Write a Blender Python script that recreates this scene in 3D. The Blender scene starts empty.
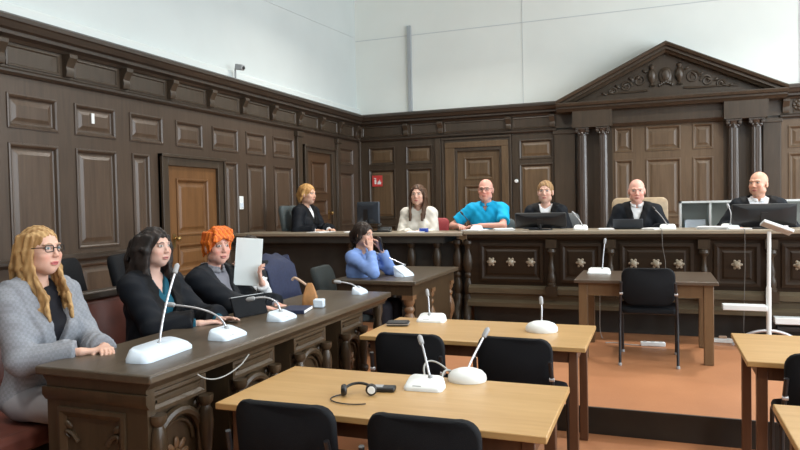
import bpy, math, random
import numpy as np
from mathutils import Vector, Matrix
random.seed(7)
SC = bpy.context.scene
COL = SC.collection
PI = math.pi

# ------------------------------------------------------------------ materials
def new_mat(name):
    m = bpy.data.materials.new(name); m.use_nodes = True
    nt = m.node_tree
    b = nt.nodes['Principled BSDF']
    return m, nt, b

def plain(name, col, rough=0.5, metal=0.0, spec=0.5, noise=0.0, nscale=40, bump=0.0, coat=0.0, sheen=0.0):
    m, nt, b = new_mat(name)
    b.inputs['Base Color'].default_value = (*col, 1)
    b.inputs['Roughness'].default_value = rough
    b.inputs['Metallic'].default_value = metal
    b.inputs['Specular IOR Level'].default_value = spec
    b.inputs['Coat Weight'].default_value = coat
    b.inputs['Sheen Weight'].default_value = sheen
    if noise or bump:
        tc = nt.nodes.new('ShaderNodeTexCoord'); n = nt.nodes.new('ShaderNodeTexNoise')
        n.inputs['Scale'].default_value = nscale; n.inputs['Detail'].default_value = 4
        nt.links.new(tc.outputs['Object'], n.inputs['Vector'])
        if noise:
            r = nt.nodes.new('ShaderNodeValToRGB')
            r.color_ramp.elements[0].position = 0.3; r.color_ramp.elements[1].position = 0.7
            r.color_ramp.elements[0].color = (*[c*(1-noise) for c in col], 1)
            r.color_ramp.elements[1].color = (*[min(1, c*(1+noise)) for c in col], 1)
            nt.links.new(n.outputs['Fac'], r.inputs['Fac']); nt.links.new(r.outputs['Color'], b.inputs['Base Color'])
        if bump:
            bp = nt.nodes.new('ShaderNodeBump'); bp.inputs['Strength'].default_value = bump; bp.inputs['Distance'].default_value = 0.01
            nt.links.new(n.outputs['Fac'], bp.inputs['Height']); nt.links.new(bp.outputs['Normal'], b.inputs['Normal'])
    return m

def wood(name, c1, c2, rough=0.4, axis='z', scale=1.0, spec=0.5, coat=0.0):
    """long grain noise along one axis"""
    m, nt, b = new_mat(name)
    tc = nt.nodes.new('ShaderNodeTexCoord'); mp = nt.nodes.new('ShaderNodeMapping')
    s = {'x': (1.2, 14, 14), 'y': (14, 1.2, 14), 'z': (14, 14, 1.2)}[axis]
    mp.inputs['Scale'].default_value = tuple(v*scale for v in s)
    n = nt.nodes.new('ShaderNodeTexNoise'); n.inputs['Scale'].default_value = 1.6; n.inputs['Detail'].default_value = 6; n.inputs['Roughness'].default_value = 0.6; n.inputs['Distortion'].default_value = 0.6
    n2 = nt.nodes.new('ShaderNodeTexNoise'); n2.inputs['Scale'].default_value = 0.9; n2.inputs['Detail'].default_value = 2
    nt.links.new(tc.outputs['Object'], mp.inputs['Vector']); nt.links.new(mp.outputs['Vector'], n.inputs['Vector'])
    nt.links.new(tc.outputs['Object'], n2.inputs['Vector'])
    mx = nt.nodes.new('ShaderNodeMath'); mx.operation = 'MULTIPLY_ADD'
    mx.inputs[1].default_value = 0.65
    ml = nt.nodes.new('ShaderNodeMath'); ml.operation = 'MULTIPLY'; ml.inputs[1].default_value = 0.35
    nt.links.new(n2.outputs['Fac'], ml.inputs[0]); nt.links.new(n.outputs['Fac'], mx.inputs[0]); nt.links.new(ml.outputs[0], mx.inputs[2])
    r = nt.nodes.new('ShaderNodeValToRGB')
    r.color_ramp.elements[0].position = 0.3; r.color_ramp.elements[1].position = 0.7
    r.color_ramp.elements[0].color = (*c1, 1); r.color_ramp.elements[1].color = (*c2, 1)
    nt.links.new(mx.outputs[0], r.inputs['Fac']); nt.links.new(r.outputs['Color'], b.inputs['Base Color'])
    bp = nt.nodes.new('ShaderNodeBump'); bp.inputs['Strength'].default_value = 0.12; bp.inputs['Distance'].default_value = 0.004
    nt.links.new(n.outputs['Fac'], bp.inputs['Height']); nt.links.new(bp.outputs['Normal'], b.inputs['Normal'])
    b.inputs['Roughness'].default_value = rough; b.inputs['Specular IOR Level'].default_value = spec; b.inputs['Coat Weight'].default_value = coat
    return m

def vcol(name, rough=0.6, spec=0.4, sss=0.0, sheen=0.0, bump=0.0, bscale=200, check=0.0):
    m, nt, b = new_mat(name)
    a = nt.nodes.new('ShaderNodeAttribute'); a.attribute_name = 'Col'
    out = a.outputs['Color']
    tc = nt.nodes.new('ShaderNodeTexCoord')
    if check:
        ck = nt.nodes.new('ShaderNodeTexChecker'); ck.inputs['Scale'].default_value = 70
        ck.inputs['Color1'].default_value = (1, 1, 1, 1); ck.inputs['Color2'].default_value = (1-check,)*3 + (1,)
        nt.links.new(tc.outputs['Object'], ck.inputs['Vector'])
        mx = nt.nodes.new('ShaderNodeMix'); mx.data_type = 'RGBA'; mx.blend_type = 'MULTIPLY'; mx.inputs['Factor'].default_value = 1
        nt.links.new(out, mx.inputs['A']); nt.links.new(ck.outputs['Color'], mx.inputs['B']); out = mx.outputs['Result']
    nt.links.new(out, b.inputs['Base Color'])
    b.inputs['Roughness'].default_value = rough; b.inputs['Specular IOR Level'].default_value = spec
    b.inputs['Subsurface Weight'].default_value = sss; b.inputs['Sheen Weight'].default_value = sheen
    if sss:
        b.inputs['Subsurface Radius'].default_value = (0.02, 0.008, 0.004); b.inputs['Subsurface Scale'].default_value = 0.5
    if bump:
        n = nt.nodes.new('ShaderNodeTexNoise'); n.inputs['Scale'].default_value = bscale; n.inputs['Detail'].default_value = 3
        nt.links.new(tc.outputs['Object'], n.inputs['Vector'])
        bp = nt.nodes.new('ShaderNodeBump'); bp.inputs['Strength'].default_value = bump; bp.inputs['Distance'].default_value = 0.004
        nt.links.new(n.outputs['Fac'], bp.inputs['Height']); nt.links.new(bp.outputs['Normal'], b.inputs['Normal'])
    return m

M = {}
M['panel_dark'] = wood('oak_dark', (0.038, 0.027, 0.018), (0.074, 0.053, 0.035), 0.34, 'z', spec=0.5)
M['panel_field'] = wood('oak_field', (0.078, 0.050, 0.027), (0.165, 0.108, 0.060), 0.38, 'z', spec=0.42)
M['panel_mid'] = wood('oak_brown_stiles', (0.050, 0.033, 0.022), (0.092, 0.063, 0.043), 0.33, 'z', spec=0.5)
M['panel_left'] = wood('oak_brown_field', (0.056, 0.036, 0.023), (0.112, 0.074, 0.048), 0.36, 'z', spec=0.5)
M['panel_centre'] = wood('oak_centre_bay', (0.088, 0.058, 0.034), (0.160, 0.108, 0.066), 0.38, 'z', spec=0.42)
M['column_oak'] = wood('oak_column', (0.046, 0.035, 0.028), (0.085, 0.065, 0.052), 0.24, 'z', spec=0.6)
M['panel_h'] = wood('oak_dark_horizontal', (0.028, 0.020, 0.014), (0.056, 0.039, 0.027), 0.38, 'x', spec=0.5)
M['panel_hy'] = wood('oak_dark_horizontal_long', (0.028, 0.020, 0.014), (0.056, 0.039, 0.027), 0.38, 'y', spec=0.5)
M['door_light'] = wood('oak_door', (0.115, 0.052, 0.017), (0.20, 0.094, 0.033), 0.40, 'z')
M['door_mid'] = wood('oak_door_brown', (0.060, 0.032, 0.016), (0.105, 0.058, 0.030), 0.42, 'z')
M['desk'] = wood('desk_oak_dark', (0.034, 0.021, 0.011), (0.076, 0.049, 0.026), 0.34, 'z', spec=0.45)
M['desk_top'] = wood('desk_top_oak', (0.050, 0.037, 0.024), (0.105, 0.078, 0.050), 0.34, 'y', spec=0.5)
M['bench'] = wood('bench_oak_dark', (0.014, 0.008, 0.004), (0.032, 0.018, 0.009), 0.42, 'x', spec=0.25)
M['bench_v'] = wood('bench_oak_upright', (0.024, 0.016, 0.009), (0.052, 0.034, 0.020), 0.40, 'z', spec=0.35)
M['bench_base'] = wood('bench_oak_base', (0.066, 0.050, 0.030), (0.122, 0.094, 0.058), 0.42, 'x', spec=0.3)
M['bench_top'] = wood('bench_top_oak', (0.24, 0.20, 0.145), (0.36, 0.30, 0.22), 0.34, 'x')
M['table_top'] = wood('table_beech', (0.42, 0.245, 0.090), (0.545, 0.345, 0.145), 0.36, 'x', scale=1.3)
M['table_leg'] = wood('table_leg_brown', (0.085, 0.037, 0.018), (0.14, 0.064, 0.032), 0.42, 'z')
M['wit_top'] = wood('witness_desk_top', (0.070, 0.050, 0.035), (0.12, 0.085, 0.060), 0.32, 'x')
M['wit_leg'] = wood('witness_desk_oak', (0.115, 0.066, 0.030), (0.19, 0.112, 0.054), 0.42, 'z')
M['carved'] = wood('carved_oak_warm', (0.12, 0.062, 0.028), (0.21, 0.115, 0.055), 0.42, 'z')  # on the secretary's desk legs this warmth is painted light
M['black_fabric'] = plain('black_fabric', (0.006, 0.007, 0.009), 0.75, noise=0.3, nscale=300, bump=0.2, spec=0.2)
M['black_plastic'] = plain('black_plastic', (0.012, 0.012, 0.013), 0.42)
M['black_metal'] = plain('black_metal', (0.013, 0.013, 0.015), 0.35, spec=0.5)
M['chrome'] = plain('chrome', (0.68, 0.68, 0.70), 0.22, 1.0)
M['steel'] = plain('satin_steel', (0.62, 0.63, 0.66), 0.38, 0.7)
M['brass'] = plain('aged_brass', (0.40, 0.27, 0.11), 0.35, 0.9)
M['white_plastic'] = plain('white_plastic', (0.80, 0.83, 0.82), 0.38)
M['blue_white'] = plain('cool_white_plastic', (0.66, 0.76, 0.86), 0.38)
M['grey_plastic'] = plain('grey_plastic', (0.36, 0.37, 0.38), 0.5)
M['white_metal'] = plain('white_lacquer_metal', (0.76, 0.80, 0.80), 0.4)
M['paper'] = plain('paper_white', (0.80, 0.80, 0.79), 0.8)
M['folder'] = plain('folder_white', (0.72, 0.78, 0.78), 0.65)
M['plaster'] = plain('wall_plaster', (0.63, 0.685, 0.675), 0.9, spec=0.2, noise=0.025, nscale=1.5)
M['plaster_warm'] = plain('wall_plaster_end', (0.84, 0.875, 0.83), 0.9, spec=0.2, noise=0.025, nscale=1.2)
M['plaster_trim'] = plain('plaster_ledge', (0.68, 0.73, 0.715), 0.85, spec=0.2)
M['seam'] = plain('plaster_joint', (0.62, 0.66, 0.66), 0.9)
M['pipe'] = plain('grey_painted_pipe', (0.40, 0.43, 0.45), 0.5)
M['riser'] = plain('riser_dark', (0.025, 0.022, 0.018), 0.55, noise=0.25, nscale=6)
M['leather'] = plain('oxblood_leather', (0.125, 0.040, 0.028), 0.36, noise=0.25, nscale=8, bump=0.15)
M['red'] = plain('red_upholstery', (0.30, 0.028, 0.035), 0.6, noise=0.15, nscale=60)
M['sign_red'] = plain('sign_red', (0.60, 0.06, 0.055), 0.45)
M['grey_fabric'] = plain('grey_upholstery', (0.115, 0.125, 0.13), 0.75, noise=0.15, nscale=120)
M['slate_fabric'] = plain('slate_upholstery', (0.075, 0.095, 0.10), 0.7, noise=0.15, nscale=120)
M['dark_slate'] = plain('dark_slate_upholstery', (0.038, 0.046, 0.046), 0.75, noise=0.15, nscale=120, spec=0.2)
M['tan_leather'] = plain('tan_upholstery', (0.40, 0.30, 0.19), 0.5, noise=0.12, nscale=20)
M['screen'] = plain('screen_back', (0.012, 0.013, 0.015), 0.35)
M['monitor_blue'] = plain('monitor_shell', (0.030, 0.038, 0.050), 0.4)
M['navy'] = plain('navy_cloth', (0.013, 0.020, 0.055), 0.8, noise=0.2, nscale=60, bump=0.2)
M['tan_bag'] = plain('tan_bag', (0.42, 0.20, 0.07), 0.55, noise=0.2, nscale=20)
M['beige_strap'] = plain('beige_strap', (0.55, 0.38, 0.27), 0.6)
M['glass'] = plain('window_glass', (0.9, 0.95, 1.0), 0.05)
M['glass'].node_tree.nodes['Principled BSDF'].inputs['Transmission Weight'].default_value = 1.0
M['window_frame'] = plain('window_white_paint', (0.75, 0.76, 0.74), 0.5)
M['cable'] = plain('pale_cable', (0.40, 0.40, 0.38), 0.5)
M['thin_cable'] = plain('grey_cable', (0.14, 0.13, 0.12), 0.5)
M['shelf_back'] = plain('shelf_back_grey', (0.62, 0.64, 0.60), 0.6)

def floor_mat():
    m, nt, b = new_mat('terracotta_linoleum')
    tc = nt.nodes.new('ShaderNodeTexCoord')
    n = nt.nodes.new('ShaderNodeTexNoise'); n.inputs['Scale'].default_value = 2.2; n.inputs['Detail'].default_value = 6
    n2 = nt.nodes.new('ShaderNodeTexNoise'); n2.inputs['Scale'].default_value = 90; n2.inputs['Detail'].default_value = 3
    nt.links.new(tc.outputs['Object'], n.inputs['Vector']); nt.links.new(tc.outputs['Object'], n2.inputs['Vector'])
    r = nt.nodes.new('ShaderNodeValToRGB')
    r.color_ramp.elements[0].position = 0.3; r.color_ramp.elements[1].position = 0.72
    r.color_ramp.elements[0].color = (0.37, 0.155, 0.068, 1); r.color_ramp.elements[1].color = (0.48, 0.215, 0.10, 1)
    mx = nt.nodes.new('ShaderNodeMath'); mx.operation = 'MULTIPLY_ADD'; mx.inputs[1].default_value = 0.35
    ml = nt.nodes.new('ShaderNodeMath'); ml.operation = 'MULTIPLY'; ml.inputs[1].default_value = 0.65
    nt.links.new(n.outputs['Fac'], ml.inputs[0]); nt.links.new(n2.outputs['Fac'], mx.inputs[0]); nt.links.new(ml.outputs[0], mx.inputs[2])
    nt.links.new(mx.outputs[0], r.inputs['Fac']); nt.links.new(r.outputs['Color'], b.inputs['Base Color'])
    b.inputs['Roughness'].default_value = 0.42
    return m
M['floor'] = floor_mat()

# ------------------------------------------------------------------ mesh builder
class MB:
    def __init__(s):
        s.v = []; s.f = []; s.m = []
    def add(s, vs, fs, mi=0):
        o = len(s.v); s.v += [tuple(map(float, p)) for p in vs]
        s.f += [tuple(i+o for i in f) for f in fs]; s.m += [mi]*len(fs)
    def box(s, x0, x1, y0, y1, z0, z1, mi=0, mat=None):
        vs = [(x, y, z) for z in (z0, z1) for y in (y0, y1) for x in (x0, x1)]
        if mat is not None: vs = [tuple(mat @ Vector(p)) for p in vs]
        s.add(vs, [(0, 2, 3, 1), (4, 5, 7, 6), (0, 1, 5, 4), (2, 6, 7, 3), (0, 4, 6, 2), (1, 3, 7, 5)], mi); return s
    def loft(s, rings, mi=0, closed=True, cap=True):
        n = len(rings[0]); vs = [p for r in rings for p in r]; fs = []
        for k in range(len(rings)-1):
            for i in range(n if closed else n-1):
                j = (i+1) % n
                fs.append((k*n+i, k*n+j, (k+1)*n+j, (k+1)*n+i))
        if cap:
            fs.append(tuple(reversed(range(n)))); fs.append(tuple((len(rings)-1)*n+i for i in range(n)))
        s.add(vs, fs, mi); return s
    def lathe(s, prof, o=(0, 0, 0), axis='z', n=16, mi=0, mat=None):
        """prof: list of (radius, height); revolved about axis through o"""
        rings = []
        for r, h in prof:
            ring = []
            for i in range(n):
                a = 2*PI*i/n; c, d = r*math.cos(a), r*math.sin(a)
                p = {'z': (c, d, h), 'y': (d, h, c), 'x': (h, c, d)}[axis]
                if mat is not None: p = tuple(mat @ Vector(p))
                ring.append((p[0]+o[0], p[1]+o[1], p[2]+o[2]))
            rings.append(ring)
        return s.loft(rings, mi)
    def tube(s, pts, r, n=8, mi=0):
        pts = [Vector(p) for p in pts]; rr = r if isinstance(r, (list, tuple)) else [r]*len(pts)
        rings = []; up = None
        for i, p in enumerate(pts):
            t = (pts[min(i+1, len(pts)-1)]-pts[max(i-1, 0)]).normalized()
            if up is None:
                up = t.orthogonal().normalized()
            up = (up - t*up.dot(t)); up = up.normalized() if up.length > 1e-6 else t.orthogonal().normalized()
            sd = t.cross(up)
            rings.append([tuple(p+(up*math.cos(2*PI*k/n)+sd*math.sin(2*PI*k/n))*rr[i]) for k in range(n)])
        return s.loft(rings, mi)
    def ell(s, c, r, nu=14, nv=9, mi=0, mat=None):
        prof = [(max(1e-4, math.sin(PI*k/nv)), -math.cos(PI*k/nv)) for k in range(nv+1)]
        rings = []
        for rad, h in prof:
            ring = []
            for i in range(nu):
                a = 2*PI*i/nu
                p = Vector((rad*math.cos(a)*r[0], rad*math.sin(a)*r[1], h*r[2]))
                if mat is not None: p = mat @ p
                ring.append((p.x+c[0], p.y+c[1], p.z+c[2]))
            rings.append(ring)
        return s.loft(rings, mi)
    def prism(s, poly, axis, a, b, mi=0):
        """extrude a 2D polygon along an axis; poly in the two other axes (order xyz)"""
        def P(u, w, t): return {'x': (t, u, w), 'y': (u, t, w), 'z': (u, w, t)}[axis]
        return s.loft([[P(u, w, a) for u, w in poly], [P(u, w, b) for u, w in poly]], mi)
    def build(s, name, mat, parent=None, bevel=0.0, smooth=True, seg=2, angle=38, loc=None, rot=None):
        me = bpy.data.meshes.new(name)
        me.from_pydata(s.v, [], s.f)
        mats = mat if isinstance(mat, (list, tuple)) else [mat]
        for k in mats: me.materials.append(M[k] if isinstance(k, str) else k)
        if len(mats) > 1: me.polygons.foreach_set('material_index', s.m)
        import bmesh
        bm = bmesh.new(); bm.from_mesh(me); bmesh.ops.recalc_face_normals(bm, faces=bm.faces); bm.to_mesh(me); bm.free()
        if smooth:
            me.polygons.foreach_set('use_smooth', [True]*len(me.polygons))
            me.set_sharp_from_angle(angle=math.radians(angle))
        me.update()
        o = bpy.data.objects.new(name, me); COL.objects.link(o)
        if parent is not None: o.parent = parent
        if loc is not None: o.location = loc
        if rot is not None: o.rotation_euler = rot
        if bevel:
            md = o.modifiers.new('bevel', 'BEVEL'); md.width = bevel; md.segments = seg; md.limit_method = 'ANGLE'; md.angle_limit = math.radians(40)
        return o

def tag(o, label=None, cat=None, group=None, kind=None):
    if label: o['label'] = label
    if cat: o['category'] = cat
    if group: o['group'] = group
    if kind: o['kind'] = kind
    return o
def thing(name, loc, rz, label, cat, group=None):
    o = bpy.data.objects.new(name, None); COL.objects.link(o); o.empty_display_size = 0.1
    o.location = loc; o.rotation_euler = (0, 0, rz)
    return tag(o, label, cat, group)
def dup(root, loc, rz, label, group=None):
    r = root.copy(); COL.objects.link(r); r.location = loc; r.rotation_euler = (0, 0, rz); tag(r, label, None, group)
    for ch in list(root.children):
        c = ch.copy(); COL.objects.link(c); c.parent = r
        for g in list(ch.children):
            d = g.copy(); COL.objects.link(d); d.parent = c
    return r
def struct(o): o['kind'] = 'structure'; return o
def bez(p0, p1, p2, p3, n=14):
    p0, p1, p2, p3 = map(Vector, (p0, p1, p2, p3)); out = []
    for i in range(n+1):
        t = i/n; out.append(p0*(1-t)**3+p1*3*t*(1-t)**2+p2*3*t*t*(1-t)+p3*t**3)
    return out
def rrect(w, h, r, n=5, cx=0, cy=0):
    """rounded rectangle outline, counter-clockwise"""
    out = []
    for k, (sx, sy) in enumerate(((1, -1), (1, 1), (-1, 1), (-1, -1))):
        for i in range(n+1):
            a = -PI/2+k*PI/2+i/n*PI/2
            out.append((cx+sx*(w/2-r)+r*math.cos(a), cy+sy*(h/2-r)+r*math.sin(a)))
    return out
# ------------------------------------------------------------------ room
XL, YB, XR, YF, ZC = -5.1, 11.27, 5.6, -3.2, 6.0
Z1, Z2 = 0.18, 0.45          # low platform, judges' dais
ZT = 3.19                    # top of the panelling cornice

class Plane:
    """adds panelling on a wall: u along the wall, d = distance out of it"""
    def __init__(s, side): s.side = side; s.b = MB()
    def P(s, u, z, d):
        return {'left': (XL+d, u, z), 'back': (u, YB-d, z), 'right': (XR-d, u, z)}[s.side]
    def ubox(s, u0, u1, z0, z1, d0, d1, mi=0):
        c = [s.P(u, z, d) for z in (z0, z1) for d in (d0, d1) for u in (u0, u1)]
        s.b.add(c, [(0, 2, 3, 1), (4, 5, 7, 6), (0, 1, 5, 4), (2, 6, 7, 3), (0, 4, 6, 2), (1, 3, 7, 5)], mi)
    def moulding(s, u0, u1, prof, mi=0):
        """prof: closed list of (d, z)"""
        s.b.loft([[s.P(u0, z, d) for d, z in prof], [s.P(u1, z, d) for d, z in prof]], mi)
    def grid(s, u0, u1, z0, z1, holes, d, mi=0):
        us = sorted({u0, u1, *[h[0] for h in holes], *[h[1] for h in holes]}); zs = sorted({z0, z1, *[h[2] for h in holes], *[h[3] for h in holes]})
        us = [u for u in us if u0 <= u <= u1]; zs = [z for z in zs if z0 <= z <= z1]
        for a, b in zip(us, us[1:]):
            for c, e in zip(zs, zs[1:]):
                mu, mz = (a+b)/2, (c+e)/2
                if any(h[0] < mu < h[1] and h[2] < mz < h[3] for h in holes): continue
                s.b.add([s.P(a, c, d), s.P(b, c, d), s.P(b, e, d), s.P(a, e, d)], [(0, 1, 2, 3)], mi)
    def panel(s, u0, u1, z0, z1, d, mi=0, mf=1, t=0.0):
        """bolection-moulded raised panel in a hole of the stile surface at depth d"""
        w = min(u1-u0, z1-z0); k = min(1.0, w/0.24)
        rings = [(-0.012, d), (-0.010, d+0.012), (0.004, d+0.014), (0.018*k, d+0.004), (0.030*k, d-0.018), (0.040*k, d-0.020)]
        fld = [(0.040*k, d-0.020), (0.055*k, d-0.018), (0.085*k, d-0.006)]
        def ring(i, dd): return [s.P(u0+i, z0+i, dd), s.P(u1-i, z0+i, dd), s.P(u1-i, z1-i, dd), s.P(u0+i, z1-i, dd)]
        s.b.loft([ring(*q) for q in rings], mi, cap=False)
        s.b.loft([ring(*q) for q in fld], mf, cap=False)
        s.b.add(ring(*fld[-1]), [(0, 1, 2, 3)], mf)

# floors
f = MB().box(XL, XR, YF, 4.62, -0.2, 0.0).build('floor', 'floor'); struct(f)
f = MB().box(XL, XR, 4.62, YB, -0.2, Z1).box(XL, -2.02, YF, 4.6195, -0.2, Z1).build('floor', 'floor'); struct(f)
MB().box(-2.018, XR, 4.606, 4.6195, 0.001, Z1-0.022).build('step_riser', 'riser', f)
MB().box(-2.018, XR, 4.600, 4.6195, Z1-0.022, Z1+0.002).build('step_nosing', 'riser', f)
f = MB().box(XL+0.04, XR, 7.42, YB-0.04, Z1, Z2).build('floor', 'floor'); struct(f)
c = struct(MB().box(XL-0.2, XR+0.2, YF-0.2, YB+0.2, ZC, ZC+0.2).build('ceiling', 'plaster'))

# --- left wall
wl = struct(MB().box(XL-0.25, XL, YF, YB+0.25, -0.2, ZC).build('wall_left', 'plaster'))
p = Plane('left'); D = 0.045
holes = []
BAYS = [(0.60+0.70*k, 1.09+0.70*k) for k in range(0, 7)]          # tall bays up to y = 5.3
BAYS = [(a+0.0, b) for a, b in BAYS]
tall = BAYS + [(5.52, 5.76), (7.12, 7.38), (7.61, 8.04), (8.28, 8.78), (10.41, 10.94)]
upper = BAYS + [(5.50, 5.98), (6.21, 6.67), (6.88, 7.40), (7.60, 8.06), (8.27, 8.83), (10.41, 10.94)]
BAYS[-1] = BAYS[-1]
for a, b in tall:
    holes.append((a, b, 1.22, 2.14)); holes.append((a, b, 0.52, 1.06))
for a, b in upper: holes.append((a, b, 2.285, 2.56))
doorh = [(5.90, 7.06, Z1, 2.175), (9.10, 10.20, Z2, 2.52)]
p.grid(-3.0, 11.22, Z1, 2.76, holes + doorh, D, 3)
for h in holes: p.panel(*h, D, 3, 1)
# frieze
p.grid(-3.0, 11.22, 2.76, 3.0, [], D+0.03, 0)
p.moulding(-3.0, 11.22, [(D-0.02, 2.715), (D+0.035, 2.715), (D+0.055, 2.735), (D+0.055, 2.755), (D+0.03, 2.775), (D-0.02, 2.775)], 2)
BR = [4.69-0.70*k for k in range(7, 0, -1)] + [4.69, 5.39, 6.09, 6.79, 7.48, 8.20, 8.95, 9.65, 10.35, 11.0]
for a, b in zip(BR, BR[1:]):
    p.panel(a+0.09, b-0.09, 2.80, 2.96, D+0.03, 0, 0)
# cornice
p.moulding(-3.0, 11.25, [(0.0, 2.985), (D+0.05, 2.985), (D+0.07, 3.01), (D+0.12, 3.03), (D+0.12, 3.06), (D+0.15, 3.075), (D+0.175, 3.12), (D+0.19, 3.13), (D+0.19, 3.165), (D+0.15, ZT), (0.0, ZT)], 2)
# dado rail and plinth
p.moulding(-3.0, 5.90, [(0.0, 1.09), (D+0.02, 1.09), (D+0.06, 1.12), (D+0.06, 1.145), (D+0.015, 1.165), (0.0, 1.165)], 2)
p.moulding(7.06, 9.10, [(0.0, 1.09), (D+0.02, 1.09), (D+0.06, 1.12), (D+0.06, 1.145), (D+0.015, 1.165), (0.0, 1.165)], 2)
for a, b in ((-3.0, 5.90), (7.06, 9.10), (10.2, 11.22)):
    p.ubox(a, b, Z1+0.005, Z1+0.22, 0.0, D+0.03, 0)
p.b.build('panelling', ['panel_dark', 'panel_left', 'panel_hy', 'panel_mid'], wl, smooth=False)
for yb in BR:
    if yb < 3.4 or yb > 11.1: continue
    b = MB()
    x0 = XL+D+0.028
    prof = [(x0, 2.785), (x0+0.045, 2.785), (x0+0.06, 2.83), (x0+0.05, 2.87), (x0+0.075, 2.92), (x0+0.10, 2.95), (x0+0.10, 2.985), (x0, 2.985)]
    b.prism([(u, w) for u, w in prof], 'y', yb-0.045, yb+0.045)
    b.build('bracket', 'panel_dark', wl, bevel=0.004)
for yc, w in ((8.965, 0.15), (10.30, 0.12)):                       # flat pilasters beside the far door
    b = MB().box(XL+D-0.01, XL+D+0.05, yc-w/2, yc+w/2, Z2, 2.70).box(XL+D-0.01, XL+D+0.07, yc-w/2-0.02, yc+w/2+0.02, 2.62, 2.70)
    b.box(XL+D-0.01, XL+D+0.075, yc-w/2-0.02, yc+w/2+0.02, Z2, Z2+0.25); b.build('pilaster', 'panel_dark', wl, bevel=0.006)
# plaster ledge over the cornice
pl = Plane('left'); pl.moulding(-3.0, YB, [(-0.02, ZT), (0.075, ZT), (0.075, ZT+0.105), (0.055, ZT+0.13), (-0.02, ZT+0.145)])
struct(pl.b.build('trim_1', 'plaster_trim'))
b = MB(); b.tube([(XL+0.004, 6.9, 4.4), (XL+0.004, YB-0.02, 4.62)], 0.006, 6); b.build('wall_seam', 'seam', wl)

# --- back wall
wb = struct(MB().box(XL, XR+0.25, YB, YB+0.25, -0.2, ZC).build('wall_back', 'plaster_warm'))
q = Plane('back')
U = [(-4.85, -4.36), (-4.13, -3.66), (-2.11, -1.57), (1.84, 2.36), (2.60, 3.12)]
H = []
for a, b_ in U: H += [(a, b_, 2.29, 2.595), (a, b_, 1.32, 2.195), (a, b_, 0.75, 1.18)]
CF = [(-0.585, -0.335), (-0.12, 0.365), (0.555, 0.82)]
for a, b_ in CF: H += [(a, b_, 2.335, 2.70), (a, b_, 1.30, 2.19), (a, b_, 0.75, 1.18)]
CB = [(-0.63, 0.97, Z2, 2.76), (1.74, 3.3, Z2, 2.70)]
q.grid(XL+0.04, 5.4, Z2, 2.76, [h for h in H if h[1] < -1 or h[0] > 3.3] + [(-3.46, -2.24, Z2, 2.70)] + CB, D, 0)
for c_ in CB: q.grid(*c_, H, D, 3)
for h in H:
    k = h[0] > -1
    q.panel(*h, D, 3 if k else 0, 3 if k else 1)
q.grid(XL+0.04, 5.4, 2.76, 3.0, [], D+0.03, 0)
for a, b_ in ((XL+0.04, -1.50), (1.72, 5.4)):
    q.moulding(a, b_, [(D-0.02, 2.715), (D+0.035, 2.715), (D+0.055, 2.735), (D+0.055, 2.755), (D+0.03, 2.775), (D-0.02, 2.775)], 2)
CP = [(0.0, 2.985), (D+0.05, 2.985), (D+0.07, 3.01), (D+0.12, 3.03), (D+0.12, 3.06), (D+0.15, 3.075), (D+0.175, 3.12), (D+0.19, 3.13), (D+0.19, 3.165), (D+0.15, ZT), (0.0, ZT)]
for a, b_ in ((XL+0.05, -1.46), (1.70, 5.4)): q.moulding(a, b_, CP, 2)
for a, b_ in ((-4.95, -4.2), (-4.02, -3.55), (-3.40, -2.35), (-2.2, -1.56), (1.9, 2.9)):
    q.panel(a, b_, 2.80, 2.96, D+0.03, 0, 0)
for a, b_ in ((XL+0.06, -3.47), (-2.23, 5.4)): q.ubox(a, b_, Z2+0.004, Z2+0.2, 0.0, D+0.03, 0)
q.b.build('panelling', ['panel_dark', 'panel_field', 'panel_h', 'panel_centre'], wb, smooth=False)
for xc in (-5.0, -4.11, -3.47, -2.28, -1.56, 1.79, 3.0):
    y0 = YB-D-0.028
    b = MB().prism([(y0, 2.785), (y0-0.045, 2.785), (y0-0.06, 2.83), (y0-0.05, 2.87), (y0-0.075, 2.92), (y0-0.10, 2.95), (y0-0.10, 2.985), (y0, 2.985)], 'x', xc-0.045, xc+0.045)
    b.build('bracket', 'panel_dark', wb, bevel=0.004)
# rosette in the right frieze
b = MB(); yo = YB-D-0.03
b.lathe([(0.0, -0.045), (0.03, -0.04), (0.045, -0.02), (0.05, -0.012), (0.075, -0.02), (0.085, -0.005), (0.085, 0.0)], (1.96, yo, 2.90), 'y', 20)
for k in range(8):
    a = k*PI/4; b.ell((1.96+0.06*math.cos(a), yo-0.018, 2.90+0.06*math.sin(a)), (0.022, 0.012, 0.022), 8, 6)
b.build('rosette', 'panel_dark', wb)
# flat piers either side of the centre bay
for a, b_ in ((-1.53, -1.20), (1.495, 1.725)):
    b = MB().box(a, b_, YB-D-0.06, YB-D+0.01, Z2+0.02, 2.72).box(a-0.02, b_+0.02, YB-D-0.08, YB-D+0.01, 2.66, 2.72)
    b.box(a-0.015, b_+0.015, YB-D-0.075, YB-D+0.01, Z2+0.02, Z2+0.3); b.build('pilaster', 'panel_dark', wb, bevel=0.006)
b = MB().box(-3.58, -3.475, YB-D-0.05, YB-D+0.01, Z2+0.02, 2.70); b.build('pilaster', 'panel_dark', wb, bevel=0.006)
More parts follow.
